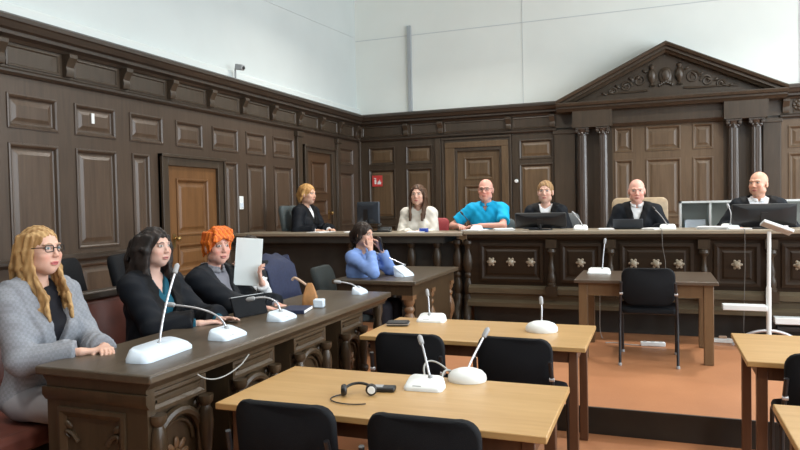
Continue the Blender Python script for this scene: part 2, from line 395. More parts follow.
# fluted columns with carved capitals
for xc in (-1.075, -0.760, 1.095, 1.395):
    yc = YB-0.175; n = 40; rings = []
    for z, r in ((Z2+0.32, 0.074), (1.2, 0.073), (2.0, 0.069), (2.60, 0.064)):
        ring = []
        for i in range(n):
            a = 2*PI*i/n; rr = r*(1-0.10*max(0, math.cos(a*10)))
            ring.append((xc+rr*math.cos(a), yc+rr*math.sin(a), z))
        rings.append(ring)
    b = MB().loft(rings)
    b.lathe([(0.074, 0.30), (0.088, 0.285), (0.092, 0.265), (0.08, 0.25), (0.098, 0.225), (0.102, 0.2), (0.09, 0.185)], (xc, yc, Z2+0.02), n=24)
    b.box(xc-0.105, xc+0.105, yc-0.105, yc+0.105, Z2+0.02, Z2+0.21)
    co = b.build('column', 'column_oak', wb)
    b = MB().lathe([(0.064, 2.60), (0.074, 2.605), (0.074, 2.615), (0.064, 2.62), (0.067, 2.65), (0.088, 2.69), (0.095, 2.70)], (xc, yc, 0), n=24)
    b.box(xc-0.105, xc+0.105, yc-0.105, yc+0.10, 2.70, 2.725)
    for sx in (-1, 1):
        for sy in (-1, 1):
            b.lathe([(0.0, -0.02), (0.024, -0.018), (0.03, 0.0), (0.024, 0.018), (0.0, 0.02)], (xc+sx*0.08, yc+sy*0.075, 2.675), 'y', 12)
    for k in range(8):
        a = k*PI/4; b.ell((xc+0.074*math.cos(a), yc+0.074*math.sin(a), 2.64), (0.016, 0.016, 0.026), 8, 6)
    b.build('capital', 'column_oak', co)
# entablature of the centre bay
ped = Plane('back')
for a, b_ in ((-1.22, -0.62), (0.96, 1.54)):
    ped.ubox(a, b_, 2.728, 3.0, 0.0, 0.30)
ped.ubox(-0.62, 0.96, 2.775, 3.0, 0.0, 0.16)
ped.moulding(-0.64, 0.98, [(0.0, 2.73), (0.10, 2.73), (0.13, 2.76), (0.16, 2.80), (0.10, 2.815), (0.0, 2.815)])
E0, E1, AX = -1.46, 1.78, 0.165
ped.moulding(E0, E1, [(0.0, 2.985), (0.30, 2.985), (0.33, 3.01), (0.36, 3.03), (0.36, 3.055), (0.40, 3.065), (0.42, 3.10), (0.42, 3.115), (0.30, 3.135), (0.0, 3.135)])
# raking cornices
def rake(u0, z0, u1, z1, sgn):
    prof = [(0.0, -0.13), (0.30, -0.13), (0.33, -0.10), (0.37, -0.085), (0.37, -0.05), (0.42, -0.035), (0.44, 0.0), (0.44, 0.015), (0.30, 0.03), (0.0, 0.03)]
    ped.b.loft([[ped.P(u0, z0+z, d) for d, z in prof], [ped.P(u1, z1+z, d) for d, z in prof]])
rake(E0, 3.135, AX, 3.915, 1); rake(AX, 3.915, E1, 3.135, -1)
ped.b.prism([(E0+0.05, 3.13), (E1-0.05, 3.13), (AX, 3.88)], 'y', YB-0.19, YB-0.001)
po = ped.b.build('pediment', 'panel_dark', wb, smooth=False)
# carving in the tympanum: two vases, scrollwork and a shield
cv = MB(); yc = YB-0.205
for xc in (-0.03, 0.36):
    cv.lathe([(0.03, 3.30), (0.05, 3.31), (0.02, 3.34), (0.055, 3.40), (0.07, 3.46), (0.055, 3.53), (0.03, 3.56), (0.045, 3.60), (0.04, 3.615), (0.0, 3.64)], (xc, yc, 0), n=14)
cv.ell((0.165, yc, 3.45), (0.10, 0.03, 0.13)); cv.ell((0.165, yc-0.02, 3.46), (0.065, 0.03, 0.09))
for k in range(7): cv.ell((0.165+0.03*(k-3), yc, 3.36-0.015*abs(k-3)), (0.02, 0.03, 0.03), 8, 6)
def scroll(cx, cz, r, sgn, turns=1.6):
    pts = []; n = 30
    for i in range(n+1):
        t = i/n; a = t*turns*2*PI; rr = r*(1-0.8*t)
        pts.append((cx+sgn*rr*math.cos(a), yc+0.005, cz+rr*math.sin(a)))
    cv.tube(pts, [0.017*(1-0.4*i/n) for i in range(n+1)], 6)
for sgn in (-1, 1):
    scroll(0.165+sgn*0.38, 3.40, 0.10, sgn); scroll(0.165+sgn*0.57, 3.33, 0.085, -sgn); scroll(0.165+sgn*0.76, 3.27, 0.06, sgn)
    cv.tube(bez((0.165+sgn*0.26, yc, 3.25), (0.165+sgn*0.5, yc, 3.22), (0.165+sgn*0.8, yc, 3.26), (0.165+sgn*1.0, yc, 3.21)), [0.018-0.001*i for i in range(15)], 6)
    for k in range(7):
        t = k/6; cv.ell((0.165+sgn*(0.30+0.6*t), yc, 3.52-0.30*t+0.02*(-1)**k), (0.045, 0.02, 0.02), 8, 6, mat=Matrix.Rotation(sgn*(0.5 if k % 2 else -0.6), 3, 'Y'))
cv.build('carving', 'panel_dark', po)
# grey conduit on the end wall
b = MB().box(-4.075, -4.005, YB-0.05, YB-0.002, ZT+0.002, 4.72); struct(b.build('trim_2', 'pipe', bevel=0.006))
b = MB().box(XL+0.01, XR, YB-0.008, YB+0.01, 4.55, 4.562).box(1.98, 1.992, YB-0.008, YB+0.01, ZT, ZC).box(-2.05, -2.04, YB-0.006, YB+0.01, ZT, ZC); b.build('wall_seam', 'seam', wb)
# corner post
struct(MB().box(XL+0.02, XL+0.10, YB-0.10, YB-0.02, Z2+0.02, 3.0).build('trim_3', 'panel_dark', bevel=0.01))

# --- doors
def door(name, side, u0, u1, z0, z1, f0, f1, fz, mat, panels, knob_u, knob_z, dd=0.0):
    pl = Plane(side)
    # leaf set back in the frame
    d = D-0.005
    Hs = panels
    pl.grid(u0, u1, z0, z1, Hs, d, 0)
    for h in Hs: pl.panel(*h, d, 0, 0)
    o = struct(pl.b.build(name, [mat, mat], smooth=False))
    fr = Plane(side)
    fr.ubox(f0, u0, z0, fz, 0.0, D+0.035); fr.ubox(u1, f1, z0, fz, 0.0, D+0.035); fr.ubox(u0, u1, z1, fz, 0.0, D+0.035)
    fr.ubox(f0-0.0, f0+0.03, z0, fz, 0.0, D+0.06); fr.ubox(f1-0.03, f1, z0, fz, 0.0, D+0.06); fr.ubox(f0, f1, fz-0.035, fz, 0.0, D+0.065)
    fr.b.build('door_frame', 'panel_dark', o, bevel=0.004)
    k = MB()
    c = Vector(pl.P(knob_u, knob_z, d))
    nrm = Vector({'left': (1, 0, 0), 'back': (0, -1, 0)}[side]); al = Vector({'left': (0, 1, 0), 'back': (1, 0, 0)}[side])
    k.tube([c, c+nrm*0.05], 0.011); k.ell(c+nrm*0.065, (0.03, 0.03, 0.03)); 
    a = c-al*0.022; e = c+al*0.022+nrm*0.006
    k.box(min(a.x, e.x), max(a.x, e.x), min(a.y, e.y), max(a.y, e.y), knob_z-0.10, knob_z+0.05)
    k.build('door_handle', 'brass', o)
    return o
door('door_1', 'left', 6.03, 6.93, Z1, 2.05, 5.90, 7.06, 2.175, 'door_light',
     [(6.20, 6.76, 1.27, 1.90), (6.20, 6.76, 0.86, 1.15), (6.20, 6.76, 0.36, 0.74)], 6.13, 1.23)
door('door_2', 'left', 9.24, 10.06, Z2, 2.42, 9.10, 10.20, 2.52, 'door_mid',
     [(9.40, 9.90, 1.78, 2.28), (9.40, 9.90, 1.42, 1.66), (9.40, 9.90, 0.70, 1.30)], 9.97, 1.45)
door('door_3', 'back', -3.19, -2.45, Z2, 2.46, -3.46, -2.24, 2.70, 'panel_field',
     [(-3.06, -2.58, 1.98, 2.34), (-3.06, -2.58, 1.48, 1.86), (-3.06, -2.58, 0.72, 1.36)], -2.51, 1.5)
MB().box(-3.40, -3.23, YB-D-0.05, YB-D-0.036, Z2, 2.62).box(-2.41, -2.29, YB-D-0.05, YB-D-0.036, Z2, 2.62).box(-3.40, -2.29, YB-D-0.055, YB-D-0.036, 2.52, 2.62).build('door_architrave', 'panel_field', bpy.data.objects['door_3'], bevel=0.006)

# --- right wall with tall windows, wall behind the viewpoint
WIN = [(-1.9, 0.1), (1.3, 3.3), (4.5, 6.5), (7.7, 9.7)]
w = MB(); zs = (1.1, 5.2)
edges = [YF] + [e for ab in WIN for e in ab] + [YB]
for a, b_ in zip(edges[::2], edges[1::2]): w.box(XR, XR+0.35, a, b_, -0.2, ZC)
for a, b_ in WIN: w.box(XR, XR+0.35, a, b_, -0.2, zs[0]).box(XR, XR+0.35, a, b_, zs[1], ZC)
struct(w.build('wall_right', 'plaster'))
for i, (a, b_) in enumerate(WIN):
    fr = MB(); x0, x1 = XR+0.12, XR+0.20
    fr.box(x0, x1, a, a+0.08, *zs).box(x0, x1, b_-0.08, b_, *zs).box(x0, x1, a, b_, zs[0], zs[0]+0.08).box(x0, x1, a, b_, zs[1]-0.08, zs[1])
    fr.box(x0, x1, (a+b_)/2-0.05, (a+b_)/2+0.05, *zs).box(x0, x1, a, b_, 3.6, 3.7)
    fo = struct(fr.build('window_%d' % (i+1), 'window_frame', bevel=0.005))
    MB().box(x0+0.035, x0+0.041, a+0.08, b_-0.08, zs[0]+0.08, zs[1]-0.08).build('window_pane', 'glass', fo)
    MB().box(XR-0.02, XR+0.2, a-0.05, b_+0.05, zs[0]-0.05, zs[0]+0.0).build('window_sill', 'window_frame', fo)
wf = struct(MB().box(XL-0.25, XR+0.35, YF-0.25, YF, -0.2, ZC).build('wall_front', 'plaster'))
MB().box(XL+0.2, XR-0.02, YF+0.0, YF+0.06, 0.002, 3.6).build('panelling', 'panel_dark', wf)  # unseen dark panelling, added to cut light bounced onto the bench front
MB().box(XR-0.05, XR, YF+0.06, YB-0.3, 0.002, 0.98).build('panelling', 'panel_dark', bpy.data.objects['wall_right'])  # unseen too, added dark to lessen bounce from the window side
# ------------------------------------------------------------------ judges' bench (centre) and clerk's wing
BT = 1.215          # underside of the bench top
bench = thing('judges_bench', (0.0, 7.2, Z1), 0, 'long carved dark oak judges\' bench with knobbed front panels below the back wall', 'judges bench')
def L(z): return z-Z1
X0, X1 = -1.93, 2.35
MB().box(X0-0.06, X1, -0.03, 0.62, L(BT), L(BT)+0.04).build('worktop', 'bench_top', bench, bevel=0.008)
MB().box(X0-0.02, X1, 0.0, 0.60, L(1.16), L(BT)-0.001).prism([(-0.02, L(1.185)), (0.0, L(1.16)), (0.02, L(1.16)), (0.02, L(1.213)), (-0.02, L(1.213))], 'x', X0-0.02, X1).build('top_moulding', 'bench', bench)
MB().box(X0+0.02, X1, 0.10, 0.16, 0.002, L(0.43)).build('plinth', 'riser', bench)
b = MB().box(X0, X1, 0.02, 0.12, L(0.43), L(0.66))
b.prism([(0.02, L(0.66)), (-0.02, L(0.63)), (-0.02, L(0.575)), (0.02, L(0.565))], 'x', X0-0.01, X1)
b.prism([(0.02, L(0.50)), (-0.035, L(0.475)), (-0.035, L(0.43)), (0.02, L(0.43))], 'x', X0-0.02, X1)
b.build('base_moulding', 'bench_base', bench)
MB().box(X0, X1, 0.04, 0.11, L(0.66), L(1.16)).build('carcass', 'bench', bench)
DIV = [X0+0.02, -1.035, -0.435, 0.445, 1.03, 1.93]
for a, c in zip(DIV, DIV[1:]):
    u0, u1, w0, w1 = a+0.09, c-0.09, L(0.70), L(1.12)
    b = MB()
    def ring(i, d): return [(u0+i, 0.04-d, w0+i), (u1-i, 0.04-d, w0+i), (u1-i, 0.04-d, w1-i), (u0+i, 0.04-d, w1-i)]
    rr = [(0, 0.0), (0.0, 0.018), (0.03, 0.022), (0.05, 0.006), (0.07, 0.004), (0.09, 0.014)]
    b.loft([ring(*k) for k in rr], cap=False); b.add(ring(*rr[-1]), [(0, 1, 2, 3)])
    fp = b.build('front_panel', 'bench', bench, smooth=False)
    n = 3 if c-a > 0.75 else 1
    for k in range(n):
        xc = (u0+u1)/2+(k-(n-1)/2)*0.215
        b = MB().lathe([(0.0, -0.052), (0.016, -0.05), (0.026, -0.04), (0.02, -0.028), (0.012, -0.02), (0.03, -0.012), (0.036, -0.004), (0.036, 0.0)], (xc, 0.027, L(0.915)), 'y', 16)
        for i in range(6):
            t = i*PI/3; b.ell((xc+0.038*math.cos(t), 0.024, L(0.915)+0.038*math.sin(t)), (0.014, 0.008, 0.014), 8, 6)
        b.build('knob', 'bench_top', fp)
for xc in DIV[1:-1]+[DIV[-1]]:
    b = MB().box(xc-0.055, xc+0.055, -0.02, 0.04, L(1.07), L(1.16))
    b.lathe([(0.02, L(1.07)), (0.042, L(1.06)), (0.048, L(1.03)), (0.03, L(1.0)), (0.022, L(0.985)), (0.022, L(0.90)), (0.03, L(0.88)), (0.036, L(0.84)), (0.03, L(0.80)), (0.04, L(0.78)), (0.046, L(0.74)), (0.04, L(0.70)), (0.05, L(0.69)), (0.05, L(0.665))], (xc, 0.0, 0), n=18)
    b.box(xc-0.06, xc+0.06, -0.05, 0.04, L(0.56), L(0.665)); b.build('baluster', 'bench_v', bench)
# twisted corner legs with scroll feet at the bench's left end
for xc, yc in ((X0-0.03, 0.06), (X0-0.16, 0.10)):
    prof = [(0.03, L(1.16)), (0.05, L(1.15)), (0.055, L(1.11)), (0.035, L(1.08)), (0.028, L(1.04)), (0.05, L(0.98)), (0.06, L(0.90)), (0.05, L(0.83)), (0.03, L(0.79)), (0.04, L(0.77)), (0.04, L(0.75)), (0.028, L(0.73)), (0.045, L(0.66)), (0.05, L(0.60)), (0.036, L(0.55)), (0.05, L(0.52)), (0.055, L(0.49))]
    b = MB().lathe(prof, (xc, yc, 0), n=18)
    b.tube(bez((xc, yc, L(0.50)), (xc, yc-0.02, L(0.36)), (xc+0.02, yc-0.16, L(0.38)), (xc+0.02, yc-0.14, L(0.225))), [0.05, 0.05, 0.048, 0.046, 0.044, 0.042, 0.04, 0.04, 0.04, 0.04, 0.042, 0.044, 0.046, 0.046, 0.044], 10)
    b.box(xc-0.055, xc+0.055, yc-0.10, yc+0.06, 0.002, L(0.23)); b.build('scroll_leg', 'bench_v', bench, bevel=0.004)

wing = thing('clerk_desk', (-3.55, 7.2, Z1), 0, 'dark oak clerk\'s desk on turned balusters running from the judges\' bench to the left wall', 'desk')
W0, W1 = -1.43, 1.55
MB().box(W0, W1, -0.03, 0.55, L(1.200), L(1.240)).build('worktop', 'bench_top', wing, bevel=0.008)
MB().box(W0, W1-0.22, 0.0, 0.52, L(1.12), L(1.199)).build('apron', 'riser', wing)  # dark colour puts the shade below the worktop into the apron
MB().box(W0, W1, 0.16, 0.20, 0.003, L(1.12)).build('back_panel', 'riser', wing)  # dark sheet standing in for the shade under the clerk's desk
MB().box(W0, W1-0.22, 0.02, 0.14, 0.003, L(0.36)).build('plinth', 'riser', wing)
for xw in (-3.42, -3.02, -2.64, -2.33):
    x = xw+3.55
    b = MB().lathe([(0.04, L(0.36)), (0.045, L(0.40)), (0.03, L(0.43)), (0.05, L(0.50)), (0.055, L(0.60)), (0.045, L(0.68)), (0.026, L(0.74)), (0.036, L(0.76)), (0.036, L(0.79)), (0.026, L(0.81)), (0.045, L(0.89)), (0.05, L(0.97)), (0.038, L(1.03)), (0.026, L(1.06)), (0.044, L(1.09)), (0.044, L(1.12))], (x, 0.08, 0), n=16)
    b.build('baluster', 'bench_v', wing)

# ------------------------------------------------------------------ carved lawyers' desk on the left
DT = 0.862
desk = thing('lawyers_desk', (-1.9, 2.13, Z1), 0, 'long dark carved oak desk with arches and turned columns in the left foreground', 'desk')
DL = 2.56           # length
MB().box(-0.60, 0.02, -0.02, DL+0.03, L(DT), L(DT)+0.038).build('worktop', 'desk_top', desk, bevel=0.008)
b = MB().prism([(-0.58, L(DT)-0.001), (0.005, L(DT)-0.001), (-0.02, L(DT)-0.03), (-0.02, L(DT)-0.045), (-0.555, L(DT)-0.045), (-0.555, L(DT)-0.03)], 'y', 0.0, DL)
b.build('top_moulding', 'desk', desk)
b = MB().box(-0.56, -0.02, 0.005, 0.05, 0.003, L(DT)-0.045)                      # end panel
def dring(i, d, a=(-0.49, -0.13, 0.09, 0.55)): return [(a[0]+i, 0.005-d, a[2]+i), (a[1]-i, 0.005-d, a[2]+i), (a[1]-i, 0.005-d, a[3]-i), (a[0]+i, 0.005-d, a[3]-i)]
rr = [(0, 0.0), (0.0, 0.014), (0.015, 0.018), (0.035, 0.006), (0.04, 0.0005)]
b.loft([dring(*k) for k in rr], cap=False)
b.prism([(-0.012, L(DT)-0.05), (-0.012, L(DT)-0.085), (0.006, L(DT)-0.11), (0.006, L(DT)-0.05)], 'x', -0.57, -0.01)
ep = b.build('end_panel', 'desk', desk)
def rosette(xc, yc, zc, r, axis, mat, parent, name='rosette'):
    b = MB(); s = -1 if axis == 'y' else 1
    b.lathe([(0.0, s*0.30*r), (0.18*r, s*0.28*r), (0.25*r, s*0.15*r), (0.3*r, 0.0)], (xc, yc, zc), axis, 14)
    for i in range(8):
        t = i*PI/4
        u, w = 0.62*r*math.cos(t), 0.62*r*math.sin(t)
        mt = Matrix.Rotation(-t, 3, 'Y') if axis == 'y' else Matrix.Rotation(t, 3, 'X')
        if axis == 'y': b.ell((xc+u, yc, zc+w), (0.36*r, 0.13*r, 0.2*r), 10, 6, mat=mt)
        else: b.ell((xc, yc+u, zc+w), (0.13*r, 0.36*r, 0.2*r), 10, 6, mat=mt)
    return b.build(name, mat, parent)
rosette(-0.31, 0.003, 0.30, 0.075, 'y', 'carved', ep)
for sx in (-1, 1):
    for sz in (-1, 1):
        b = MB(); x, z = -0.31+sx*0.08, 0.32+sz*0.085
        b.tube(bez((x, 0.004, z), (x+sx*0.03, -0.004, z+sz*0.06), (x+sx*0.09, -0.006, z+sz*0.05), (x+sx*0.045, 0.002, z+sz*0.015)), [0.012-0.0005*i for i in range(15)], 6)
        b.ell((x+sx*0.05, 0.002, z+sz*0.07), (0.026, 0.009, 0.014), 8, 6, mat=Matrix.Rotation(-sx*sz*0.7, 3, 'Y'))
        b.build('leaf_carving', 'desk', ep)
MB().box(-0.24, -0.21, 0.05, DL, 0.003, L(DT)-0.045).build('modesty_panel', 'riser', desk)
PED = [(0.02, 0.39), (0.60, 0.98), (1.19, 1.58), (1.80, 2.14)]
for i, (a, c) in enumerate(PED):
    m = (a+c)/2
    b = MB().box(-0.21, -0.055, a+(0.05 if i == 0 else 0.0), c, 0.003, L(DT)-0.05)
    # framed apron
    ar = [(-0.055, a+0.0, L(0.665)), (-0.055, c, L(0.665)), (-0.055, c, L(0.80)), (-0.055, a, L(0.80))]
    def pr2(i2, d): return [(-0.055+d, a+i2, L(0.725)+i2), (-0.055+d, c-i2, L(0.725)+i2), (-0.055+d, c-i2, L(DT)-0.05-i2), (-0.055+d, a+i2, L(DT)-0.05-i2)]
    r3 = [(0, 0.0), (0.0, 0.03), (0.015, 0.032), (0.03, 0.02), (0.035, 0.02), (0.05, 0.028)]
    b.loft([pr2(*k) for k in r3], cap=False); b.add(pr2(*r3[-1]), [(0, 1, 2, 3)])
    # arch with spandrels
    R0 = (c-a)/2-0.035
    pts = [(-0.035, m-R0*math.cos(t), L(0.54)+1.0*R0*math.sin(t)) for t in [PI*k/16 for k in range(17)]]
    b.tube([(-0.035, m-R0, L(0.23))]+pts+[(-0.035, m+R0, L(0.23))], 0.022, 8)
    pts2 = [(-0.048, m-(R0-0.04)*math.cos(t), L(0.54)+(R0-0.04)*math.sin(t)) for t in [PI*k/16 for k in range(17)]]
    b.tube(pts2, 0.010, 6)
    for s in (-1, 1): b.ell((-0.05, m+s*(R0-0.005), L(0.68)), (0.012, 0.022, 0.024), 8, 6)
    b.box(-0.10, -0.02, a, c, 0.003, L(0.23)); 
    b.prism([(-0.02, L(0.23)), (0.0, L(0.21)), (0.0, L(0.19)), (-0.02, 0.0)], 'y', a, c)
    po = b.build('pedestal', 'desk', desk)
    rosette(-0.048, m, L(0.50), 0.08, 'x', 'carved', po)
    for yy in ((a+0.0, c) if i == 0 else (a, c)):
        k = MB().lathe([(r_, h_*1.125) for r_, h_ in [(0.034, 0.047), (0.04, 0.07), (0.026, 0.09), (0.024, 0.20), (0.034, 0.215), (0.034, 0.235), (0.022, 0.25), (0.028, 0.30), (0.036, 0.37), (0.03, 0.42), (0.02, 0.44), (0.034, 0.455), (0.036, 0.47), (0.036, 0.482)]], (-0.008, yy+(0.03 if yy == a else -0.03), 0), n=16)
        k.box(-0.045, 0.03, yy+(0.03 if yy == a else -0.03)-0.038, yy+(0.03 if yy == a else -0.03)+0.038, 0.003, 0.052); k.build('column', 'desk', po)
# slim turned corner leg at the far end
MB().lathe([(0.03, 0.003), (0.04, 0.03), (0.024, 0.06), (0.035, 0.15), (0.04, 0.26), (0.024, 0.36), (0.034, 0.40), (0.036, 0.47), (0.026, 0.52), (0.038, 0.58), (0.038, L(DT)-0.046)], (-0.06, DL-0.06, 0), n=16).build('leg', 'desk', desk)
MB().lathe([(0.03, 0.003), (0.04, 0.03), (0.024, 0.06), (0.035, 0.15), (0.04, 0.26), (0.024, 0.36), (0.034, 0.40), (0.036, 0.47), (0.026, 0.52), (0.038, 0.58), (0.038, L(DT)-0.046)], (-0.5, DL-0.06, 0), n=16).build('leg', 'desk', desk)
# loose cable hanging in front of the openings
c = MB().tube(bez((0.014, 0.28, 0.655), (0.03, 0.34, 0.60), (0.03, 0.45, 0.585), (0.03, 0.60, 0.63), 18)+[(0.014, 0.68, 0.655)], 0.003, 6)
co = c.build('microphone_cable', 'cable'); co.location = (-1.9, 2.13, Z1)
tag(co, 'pale thin cable looping along the front of the carved desk', 'cable')

# secretary's desk beyond it
sd = thing('secretary_desk', (-1.95, 5.42, Z1), 0, 'dark oak desk with carved lit-coloured legs where the woman in the blue blouse sits', 'desk')
MB().box(-0.78, 0.02, -0.02, 1.34, L(DT), L(DT)+0.038).build('worktop', 'desk_top', sd, bevel=0.008)
MB().box(-0.75, -0.02, 0.02, 1.30, L(0.77), L(DT)-0.001).build('apron', 'desk', sd)
MB().box(-0.06, -0.035, 0.13, 1.19, 0.003, L(0.77)).build('modesty_panel', 'desk', sd)
for (x, y, mt) in ((-0.07, 0.07, 'carved'), (-0.07, 0.62, 'carved'), (-0.07, 1.25, 'carved'), (-0.70, 0.07, 'desk'), (-0.70, 1.25, 'desk')):  # front legs get a warmer colour that stands for light falling on them
    b = MB().lathe([(0.05, 0.12), (0.055, 0.14), (0.035, 0.16), (0.03, 0.19), (0.05, 0.24), (0.062, 0.32), (0.05, 0.39), (0.032, 0.43), (0.045, 0.45), (0.045, 0.47), (0.032, 0.49), (0.05, 0.52), (0.05, 0.58)], (x, y, 0), n=16)
    for k in range(8):
        t = k*PI/4; b.ell((x+0.052*math.cos(t), y+0.052*math.sin(t), 0.31), (0.014, 0.014, 0.06), 6, 6)
    b.box(x-0.055, x+0.055, y-0.055, y+0.055, 0.003, 0.12); b.box(x-0.05, x+0.05, y-0.05, y+0.05, 0.55, L(0.77))
    o = b.build('leg', mt, sd)
    if mt == 'carved': o['label'] = 'carved oak leg with warm light put into its colour'

# leather bench along the left
lb = thing('leather_bench', (-3.2, 1.0, Z1), 0, 'long oxblood leather bench with dark wood top rail behind the left carved desk', 'bench')
MB().box(0.04, 0.56, 0.02, 3.55, 0.30, 0.398).build('seat', 'leather', lb, bevel=0.03, seg=3)
b = MB().prism([(0.05, 0.40), (0.10, 0.40), (0.02, 0.84), (-0.03, 0.84)], 'y', 0.02, 3.55); b.build('backrest', 'leather', lb, bevel=0.015)
MB().box(-0.06, 0.03, 0.0, 3.57, 0.842, 0.895).build('top_rail', 'panel_hy', lb, bevel=0.012)
MB().box(-0.045, -0.012, 0.0, 3.57, 0.003, 0.84).build('back_panel', 'panel_hy', lb)
MB().box(0.06, 0.50, 0.06, 3.5, 0.05, 0.298).build('seat_box', 'riser', lb)
for y in (0.05, 1.8, 3.5): MB().box(0.08, 0.14, y-0.03, y+0.03, 0.003, 0.298).build('leg', 'panel_dark', lb)

# ------------------------------------------------------------------ plain tables
def table(name, x0, x1, y0, y1, h, floor, label, tm='table_top', lm='table_leg', leg=0.05, inset=0.05, th=0.028, apron=0.075, group=None):
    t = thing(name, ((x0+x1)/2, (y0+y1)/2, floor), 0, label, 'table', group)
    w, d = (x1-x0)/2, (y1-y0)/2
    MB().box(-w, w, -d, d, h-th, h).build('tabletop', tm, t, bevel=0.004)
    a = MB(); i = inset+0.008
    a.box(-w+i, w-i, -d+i, -d+i+0.022, h-th-apron, h-th-0.001).box(-w+i, w-i, d-i-0.022, d-i, h-th-apron, h-th-0.001)
    a.box(-w+i, -w+i+0.022, -d+i, d-i, h-th-apron, h-th-0.001).box(w-i-0.022, w-i, -d+i, d-i, h-th-apron, h-th-0.001)
    a.build('apron', lm, t)
    for sx in (-1, 1):
        for sy in (-1, 1):
            xa, ya = sx*(w-inset-leg/2), sy*(d-inset-leg/2)
            MB().box(xa-leg/2, xa+leg/2, ya-leg/2, ya+leg/2, 0.002, h-th-0.001).build('leg', lm, t, bevel=0.004)
    return t
table('office_table', -1.745, -0.36, 2.34, 3.015, 0.74, 0, 'light oak table in the foreground with a headset and two white microphones on it')
table('office_table', -1.755, -0.37, 3.84, 4.555, 0.74, 0, 'light oak table in the second row, between two black chairs and the step')
table('office_table', 0.425, 1.81, 3.74, 4.51, 0.74, 0, 'light oak table at the right edge in front of the white stand')
table('office_table', 0.43, 1.81, 2.25, 2.99, 0.74, 0, 'light oak table cut off in the bottom right corner')
wd = table('witness_table', -0.67, 0.48, 6.0, 6.85, 0.695, Z1, 'dark-topped witness table with brown oak legs before the judges\' bench', 'wit_top', 'wit_leg', leg=0.075, inset=0.035, apron=0.11)

# ------------------------------------------------------------------ chairs
def black_chair(label):
    """origin under the seat; sitter faces +y"""
    t = thing('stacking_chair', (0, 0, 0), 0, label, 'chair')
    rings = []
    for y, k in ((0.0, 1.0), (0.004, 1.035), (0.022, 1.05), (0.04, 1.035), (0.046, 0.98)):
        ring = []
        for (x, z) in rrect(0.405*k, 0.31*k, 0.085, 6):
            cv = 0.045*(1-(x/0.21)**2)                       # back bows rearwards in the middle
            dip = -0.018*(1-min(1, (x/0.19)**2)) if z > 0 else 0
            ring.append((x, y-0.235-cv+0.0-0.12*(z+0.18)*0.9+0.03, 0.662+z+dip))
        rings.append(ring)
    MB().loft(rings).build('backrest', 'black_fabric', t, angle=50)
    rings = []
    for z, k in ((0.425, 0.94), (0.43, 1.0), (0.455, 1.02), (0.472, 0.99), (0.478, 0.92)):
        rings.append([(x, y+0.01, z-0.02*max(0, (y-0.12))*3) for x, y in rrect(0.46*k, 0.45*k, 0.07, 6)])
    MB().loft(rings).build('seat', 'black_fabric', t, angle=50)
    for s in (-1, 1):
        x = s*0.225
        MB().tube([(x, -0.30, 0.012)]+bez((x, -0.265, 0.20), (x, -0.235, 0.38), (x, -0.215, 0.45), (x*0.93, -0.285, 0.70), 8), 0.0115, 8).build('back_leg', 'black_metal', t)
        MB().tube([(x, 0.235, 0.012), (x, 0.215, 0.25)]+bez((x, 0.205, 0.39), (x, 0.20, 0.425), (x, 0.18, 0.44), (x, 0.10, 0.44), 6)+[(x, -0.20, 0.44)], 0.0115, 8).build('front_leg', 'black_metal', t)
        for y in (-0.302, 0.236): MB().lathe([(0.012, 0.0), (0.015, 0.001), (0.015, 0.02), (0.012, 0.022)], (x, y, 0.001), n=10).build('foot_cap', 'grey_plastic', t)
        MB().lathe([(0.0, -0.012), (0.011, -0.012), (0.013, 0.0), (0.011, 0.014), (0.0, 0.016)], (s*0.214, -0.262, 0.60), 'x', 10).build('bolt_cap', 'steel', t)
    for y in (-0.19, 0.12): MB().tube([(-0.225, y, 0.43), (0.225, y, 0.43)], 0.010, 8).build('crossbar', 'black_metal', t)
    return t
proto = black_chair('black padded stacking chair at the bottom left of the foreground table')
def put(o, x, y, z, rz): o.location = (x, y, z); o.rotation_euler = (0, 0, rz)
put(proto, -1.352, 2.45, 0, 0.03)
CH = [(-0.785, 2.45, 0, 0.02, 'black padded stacking chair pushed to the middle of the foreground table'),
      (-1.355, 3.87, 0, 0.02, 'black padded stacking chair at the left of the second row table'),
      (-0.735, 3.91, 0, -0.03, 'black padded stacking chair at the right of the second row table'),
      (0.80, 3.87, 0, -0.05, 'black stacking chair at the right edge between the two right-hand tables'),
      (-0.06, 6.16, Z1, 0.0, 'black stacking chair standing alone at the witness table')]
for x, y, z, rz, lab in CH: dup(proto, (x, y, z), rz, lab)

